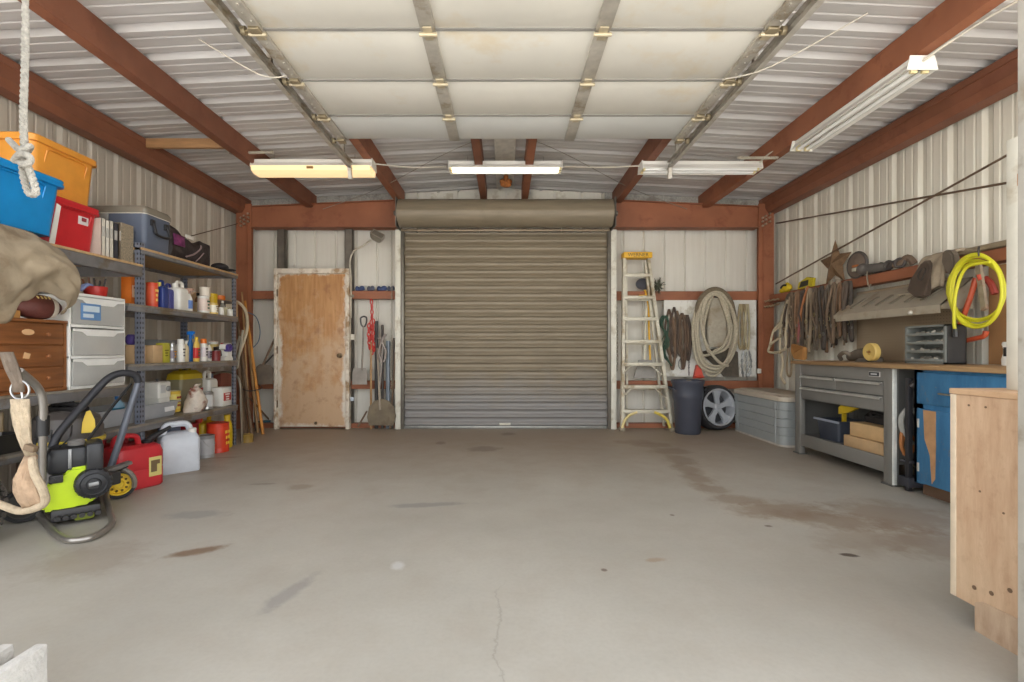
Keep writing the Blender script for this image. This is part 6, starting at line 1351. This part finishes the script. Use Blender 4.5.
# --- blue cabinet
bc = E('blue_cabinet', 'worn blue painted base cabinet with a drawer and door', 'cabinet')
def bluemat():
    m, nt, b = base_mat('worn_blue_paint', .5); v = nt.coord((1, 1, 1)); c = nt.ramp(nt.noise(nt.coord((4, 4, 1)), 4, 6, .65), .3, .72, lin((50, 104, 146)), lin((70, 130, 172)))
    c = nt.mix(nt.math('MULTIPLY', nt.ramp(nt.noise(nt.coord((1, 1, .6)), 11, 7, .75), .58, .64), .6), c, lin((120, 116, 108)))
    c = nt.mix(nt.math('MULTIPLY', nt.ramp(nt.noise(v, 30, 5, .75), .66, .70), .8), c, lin((150, 130, 106))); nt.link(c, b.inputs['Base Color']); return m
BLU = bluemat(); bx, by0, by1 = 2.845, 2.32, 3.30
mb = MB(); mb.bb(bx, 3.40, by1 - .02, by1, .085, .864); mb.bb(bx, 3.40, by0, by0 + .02, .085, .864); mb.bb(bx + .02, 3.40, by0, by1, .085, .105); mb.bb(bx, bx + .018, by0, by1, .845, .864); mb.bb(bx, bx + .018, by1 - .07, by1, .085, .864); mb.bb(bx, bx + .018, by0, by1, .60, .635); O('carcass', mb, BLU, bc)
O('toe_kick', MB().bb(bx + .06, bx + .075, by0, by1, 0, .085), M((112, 86, 66), .8), bc)
d = O('drawer', MB().bb(bx - .014, bx, by0 + .05, by1 - .055, .635, .846, .004), BLU, bc)
O('handle', MB().tube(curve([(bx - .014, 3.08, .715), (bx - .035, 3.075, .715), (bx - .035, 2.97, .715), (bx - .014, 2.965, .715)], 4), .006, 8), M((170, 160, 140), .35, .7), d)
d = O('door', MB().bb(bx - .014, bx, by0 + .5, by1 - .045, .095, .60, .004), BLU, bc)
mb = MB(); mb.poly([(bx - .0155, 3.215, .595), (bx - .0155, 3.12, .595), (bx - .0155, 3.12, .36), (bx - .0155, 3.125, .15), (bx - .0155, 3.15, .11), (bx - .0155, 3.165, .30), (bx - .0155, 3.205, .40)], (.002, 0, 0)); O('bare_patch', mb, M((190, 146, 104), .7, 0, .15, 14), d, label='bare wood strip where the blue paint is gone')
for z in (.20, .50): O('hinge', MB().bb(bx - .019, bx - .013, by1 - .055, by1 - .04, z - .03, z + .03, .002), M((214, 210, 200), .4, .3), bc)
O('door', MB().bb(bx - .014, bx, by0 + .02, by0 + .49, .095, .60, .004), BLU, bc)
for k, (y, w) in enumerate(((3.20, .08), (3.05, .12))): pass
# --- on the worktop
og = E('parts_organizer', 'grey small-parts organizer with four open rows on the worktop', 'organizer', (3.19, 3.53, WT), -PI / 2)
WO, DO, HO = .34, .15, .285; OGM = M((132, 134, 128), .5, .1, .08, 10)
mb = MB(); mb.bb(-WO / 2, WO / 2, -DO / 2, DO / 2, 0, .014); mb.bb(-WO / 2, WO / 2, -DO / 2, DO / 2, HO - .014, HO); mb.bb(-WO / 2, WO / 2, DO / 2 - .008, DO / 2, 0, HO)
for s in (-1, 1): mb.bb(s * WO / 2, s * (WO / 2 - .016), -DO / 2, DO / 2, 0, HO)
O('case', mb, OGM, og); O('side_board', MB().bb(WO / 2, WO / 2 + .004, -DO / 2 + .01, DO / 2 - .01, .01, HO - .01), M((60, 58, 56), .6), og)
for k in range(4):
    z = .016 + k * .064; tr = O('tray', MB().bb(-WO / 2 + .018, WO / 2 - .018, -DO / 2, DO / 2 - .012, z, z + .006), OGM, og)
    O('tray_lip', MB().bb(-WO / 2 + .016, WO / 2 - .016, -DO / 2 - .006, -DO / 2, z, z + .02, .002), OGM, tr)
    mb = MB()
    for q in range(16): c = (R.uniform(-.13, .13), R.uniform(-.06, .02), z + .016 + R.uniform(0, .012)); mb.box(c, (R.uniform(.012, .03), R.uniform(.012, .03), R.uniform(.012, .022)), rot=(R.random(), R.random(), R.random()), bev=.003)
    o = O('small_parts', mb, M((176, 168, 154), .5, .3, .5, 60), tr); o['kind'] = 'stuff'
gr = E('bench_grinder', 'old bench grinder with a yellow face plate on the workbench', 'bench grinder', (3.10, 4.05, WT), -PI / 2)
O('wheel_disc', MB().lathe([(0, 0), (.02, .0), (.024, .008), (.068, .012), (.075, .004), (.075, -.03), (0, -.03)], (.09, -.055, .085), 30, rot=(PI / 2, 0, 0)), M((214, 182, 104), .5, 0, .06, 10), gr)
O('arbor', MB().lathe([(.01, 0), (.01, .02), (0, .022)], (.09, -.06, .085), 10, rot=(PI / 2, 0, 0)), M((150, 110, 60), .5), gr)
mb = MB(); mb.tube([(-.22, .0, .04), (-.12, .0, .06), (-.02, .0, .07), (.06, .0, .085)], [.035, .05, .055, .045], 14); O('motor', mb, M((110, 100, 88), .6, .3, .2, 14), gr)
mb = MB(); mb.rr([(0, .14, .12, .02), (.03, .10, .08, .02), (.06, .08, .06, .02)], 4, (-.03, 0, 0)); mb.box((.07, .0, .02), (.08, .08, .04), bev=.008); O('base', mb, M((104, 96, 86), .6, .3), gr)
mb = MB(); mb.tube(curve([(-.16, -.03, .05), (-.2, -.06, .08), (-.28, -.05, .05), (-.3, -.02, .014)], 5), .018, 8); O('arm', mb, M((120, 108, 94), .6, .3), gr)
# --- leather holster and grey cloth hung over the hood
t = E('leather_pouch', 'dark brown leather pouch hung over the hood edge', 'leather pouch')
mb = MB(); mb.poly([PX(x, y, X) for x, y, X in ((906, 291, 3.17), (909, 280, 3.18), (920, 263, 3.22), (926, 259.5, 3.24), (930, 264, 3.24), (928, 280, 3.2), (924.5, 296, 3.16), (915, 298, 3.16))], (.05, .0, .0)); bmesh.ops.bevel(mb.bm, geom=mb.bm.edges[:], offset=.010, segments=2, affect='EDGES'); O('body', mb, M((78, 64, 52), .7, 0, .2, 12, .3), t)
O('slot', MB().tube(curve([PX(923, 268, 3.225), PX(918, 276, 3.185), PX(921, 280, 3.18), PX(925.5, 270, 3.22)], 5, True), .005, 6, closed=True), M((52, 44, 38), .7), t)
def cl(u, v):
    y = 3.76 - .25 * u; q = v
    x = 3.44 - .20 * q - .05 * math.sin(q * 3.1); z = 1.735 + .03 * math.sin(q * 3.1) - .27 * q * q - .012 * math.sin(u * 12) * q
    return V((x + .01 * math.sin(u * 15) * q, y + .03 * (q - .5) * (1 if u > .5 else -1), z))
O('saddle_pad', MB().grid(cl, 24, 18), M((156, 140, 118), .85, 0, .15, 12, .5, dirt=(128, 112, 92)), label='grey-tan folded pad hanging over the girt above the hood', cat='pad', solid=.022)
mb = MB(); mb.poly([PX(x, y, 3.2) for x, y in ((941, 252), (947, 249), (952, 253), (954, 266), (950, 276), (944, 272), (942, 262))], (.06, 0, 0)); bmesh.ops.bevel(mb.bm, geom=mb.bm.edges[:], offset=.012, segments=2, affect='EDGES'); O('dark_flap', mb, M((98, 86, 72), .85, 0, .2, 12, .4), label='dark frayed leather flap beside the yellow cord', cat='leather flap')
# --- yellow cord coil
yc = E('extension_cable', 'bright yellow extension cord coiled on the right wall', 'extension cord'); YC = mP((206, 200, 44), .45)
for k in range(6):
    cxp, cyp = 977 + R.uniform(-1.5, 1.5), 291 + R.uniform(-2, 2); rx, ry = 27.5 + R.uniform(-6, 1.5), 37 + R.uniform(-8, 2); tl_ = R.uniform(-.15, .3)
    pts = []
    for q in range(12):
        a = q * 2 * PI / 12; dx, dy = rx * math.cos(a), ry * math.sin(a); pts.append(PX(cxp + dx * math.cos(tl_) - dy * math.sin(tl_) * .6, cyp + dy * math.cos(tl_) + dx * math.sin(tl_), 3.20 + .018 * (k % 3) - .012 * k))
    O('turn', MB().tube(curve(pts, 5, True), .0088, 8, closed=True), YC, yc)
O('tail', MB().tube(curve([PX(990, 262, 3.14), PX(966, 268, 3.13), PX(956, 292, 3.13), PX(954, 318, 3.14), PX(955, 330, 3.15)], 6), .0105, 8), YC, yc)
O('plug', MB().tube([PX(955, 329, 3.15), PX(955.5, 337, 3.15)], .018, 8), mP((44, 42, 40)), yc)
O('hook', MB().tube(curve([PX(978, 250, 3.30), PX(979, 247, 3.22), PX(979, 256, 3.16), PX(978, 250, 3.14)], 4), .005, 6), IRON, yc)
# --- red bow saw and level behind the cord
bs = E('bow_saw', 'orange-red bow saw hanging behind the yellow cord', 'saw'); BSM = mP((196, 84, 48), .45)
O('frame', MB().tube(curve([PX(976, 278, 3.33), PX(972, 292, 3.32), PX(964, 315, 3.31), PX(957, 334, 3.31), PX(960, 341, 3.31), (PX(975, 338.5, 3.31)), PX(984, 336, 3.31), PX(986, 331, 3.31)], 6), .017, 9), BSM, bs)
O('blade', MB().poly([PX(976, 280, 3.335), PX(979, 280, 3.335), PX(987, 331, 3.315), PX(984, 332, 3.315)], (.004, 0, 0)), M((176, 170, 160), .35, .7), bs)
O('upper_arm', MB().tube(curve([PX(985, 278, 3.34), PX(991, 284, 3.34), PX(995, 294, 3.34)], 4), .02, 8), mP((140, 52, 40)), bs)
t = E('metal_square', 'rusty steel level hanging inside the yellow coil', 'level'); O('bar', MB().poly([PX(974, 262, 3.3), PX(979, 261, 3.3), PX(986, 309, 3.28), PX(981, 311, 3.28)], (.02, 0, 0)), M((172, 158, 136), .5, .3, .2, 14, dirt=(140, 80, 56), dirt_amt=.5), t); O('vial', MB().cyl(PX(978.5, 275, 3.29), PX(980, 280, 3.289), .012, seg=10), mP((196, 80, 60)), t)
O('hardboard_panel', MB().bb(3.37, 3.39, 3.10, 3.31, .90, 1.58), M((150, 110, 70), .7, 0, .1, 8), label='brown hardboard strip on the wall beyond the cream post', cat='board')
t = E('bottle_scraper', 'white plastic waisted grip standing at the end of the worktop', 'plastic grip', (3.28, 3.10, WT), -PI / 2); O('body', MB().rr([(0, .06, .03, .012), (.04, .065, .035, .014), (.08, .042, .03, .012), (.11, .042, .03, .012), (.14, .06, .034, .014), (.155, .05, .03, .012)], 4), WHITE, t); O('dark_inset', MB().box((0, -.017, .09), (.018, .006, .06), bev=.002), DARK, t)
# ================================================================== FRONT RIGHT: PLYWOOD CABINET END, POST
pc = E('plywood_cabinet', 'unpainted plywood cabinet with a toe notch at the right front', 'cabinet', (1.68, 1.42, 0))
def plymat(a, b_, sc):
    m, nt, b = base_mat('raw_plywood', .7); n = nt.noise(nt.coord(sc), 5, 7, .7); c = nt.ramp(n, .28, .74, lin(a), lin(b_))
    f = nt.noise(nt.coord((1, 1, .7)), 26, 5, .7); c = nt.mix(nt.math('MULTIPLY', nt.ramp(f, .52, .72), .35), c, lin((150, 116, 84)))
    w_ = nt.noise(nt.coord((1, 1, 1)), 2.5, 4); c = nt.mix(nt.math('MULTIPLY', nt.ramp(w_, .45, .7), .4), c, lin((214, 190, 158)))
    nt.link(c, b.inputs['Base Color']); return m
PLY = plymat((178, 142, 110), (208, 176, 144), (5, 5, .7)); PLY2 = plymat((164, 136, 110), (194, 168, 142), (6, 6, 1)); EDG = M((212, 194, 168), .7, 0, .08, 20)
zT = .857; yF, yR = .37, -.20
mb = MB(); mb.poly([(0, yF - .022, .083), (0, yF - .022, zT - .022), (0, yR, zT - .022), (0, yR, .0), (0, yF - .092, .0), (0, yF - .092, .083)], (.018, 0, 0)); O('side_panel', mb, PLY, pc)
O('toe_panel', MB().poly([(-.004, yF - .095, .0), (-.004, yF - .095, .10), (-.004, yF - .12, .115), (-.004, yF - .22, .12), (-.004, yR, .13), (-.004, yR, 0)], (.004, 0, 0)), PLY2, pc)
O('face_frame', MB().bb(-.003, .9, yF - .022, yF, .083, zT - .022, .002), EDG, pc)
O('countertop', MB().bb(-.004, .92, yR, yF + .004, zT - .021, zT, .003), plymat((190, 152, 114), (212, 176, 140), (3, .8, 3)), pc)
O('toe_kick', MB().bb(.0, .9, yF - .105, yF - .093, 0, .083), PLY2, pc); O('floor_board', MB().bb(.018, .9, yR, yF - .022, .083, .10), PLY2, pc); O('back_panel', MB().bb(.018, .9, yR, yR + .012, .0, zT - .022), PLY2, pc); O('end_panel', MB().bb(.882, .9, yR + .012, yF - .022, .1, zT - .022), PLY2, pc)
for y, z in ((.30, .80), (.24, .80), (.26, .50), (.22, .16), (.28, .15), (.18, .45), (.16, .2)): O('nail_hole', MB().cyl((-.0015, y, z), (.001, y, z), .004 if z > .2 else .008, seg=8), M((110, 86, 64), .8), pc)
ps = E('cream_post', 'cream painted wooden post with an orange block, standing on the plywood cabinet', 'post', (1.836, 1.70, zT), 0)
O('board', MB().bb(-.022, .03, -.02, .02, 0, .90, .003), M((204, 198, 182), .6, 0, .06, 10, dirt=(180, 168, 146), dirt_amt=.3), ps)
O('orange_block', MB().bb(-.026, .03, -.035, -.02, .722, .768, .003), M((192, 122, 60), .6, 0, .1, 10), ps); O('brown_block', MB().bb(-.004, .03, -.04, -.02, .655, .695, .003), M((112, 80, 62), .6), ps)
for z in (.86, .84, .08, .05, .56): O('screw_hole', MB().cyl((-.005 if z > .5 else .006, -.0215, z), (-.005 if z > .5 else .006, -.019, z), .004, seg=8), M((90, 80, 66), .6), ps)
# ================================================================== LIGHT, CAMERA
w = bpy.data.worlds.new('sky'); SC.world = w; w.use_nodes = True
wt = w.node_tree; bg = wt.nodes['Background']
sky = wt.nodes.new('ShaderNodeTexSky'); sky.sky_type = 'NISHITA'; sky.sun_disc = False
sky.sun_elevation = math.radians(58); sky.sun_rotation = math.radians(20); sky.air_density = 1.0; sky.dust_density = 2.0; sky.altitude = 300
hs = wt.nodes.new('ShaderNodeHueSaturation'); hs.inputs['Saturation'].default_value = .30; wt.links.new(sky.outputs['Color'], hs.inputs['Color'])
mx = wt.nodes.new('ShaderNodeMix'); mx.data_type = 'RGBA'; mx.blend_type = 'MULTIPLY'; mx.inputs[0].default_value = 1; mx.inputs[7].default_value = (1.03, 1.0, .95, 1)
wt.links.new(hs.outputs['Color'], mx.inputs[6]); wt.links.new(mx.outputs[2], bg.inputs['Color']); bg.inputs['Strength'].default_value = .30
sd = bpy.data.lights.new('sun', 'SUN'); sd.energy = 5.2; sd.angle = math.radians(2); sd.color = (1.0, .97, .92)
so = bpy.data.objects.new('sun', sd); COL.objects.link(so); so.location = (3, 8, 10)
so.rotation_euler = V((-.28, -.50, -.95)).to_track_quat('-Z', 'Y').to_euler()
cd = bpy.data.cameras.new('camera'); cam = bpy.data.objects.new('camera', cd); COL.objects.link(cam)
cam.location = (0, 0, CH); cam.rotation_euler = (PI / 2, 0, 0)
cd.sensor_fit = 'HORIZONTAL'; cd.sensor_width = 36; cd.lens = F / 1024 * 36
cd.shift_x = (512 - CX) / 1024; cd.shift_y = (CY - 341) / 1024; cd.clip_start = .05; cd.clip_end = 200
SC.camera = cam
vs = SC.view_settings; vs.view_transform = 'Standard'; vs.look = 'None'; vs.gamma = 1; vs.use_curve_mapping = False
vs.exposure = 1.46
finalize()
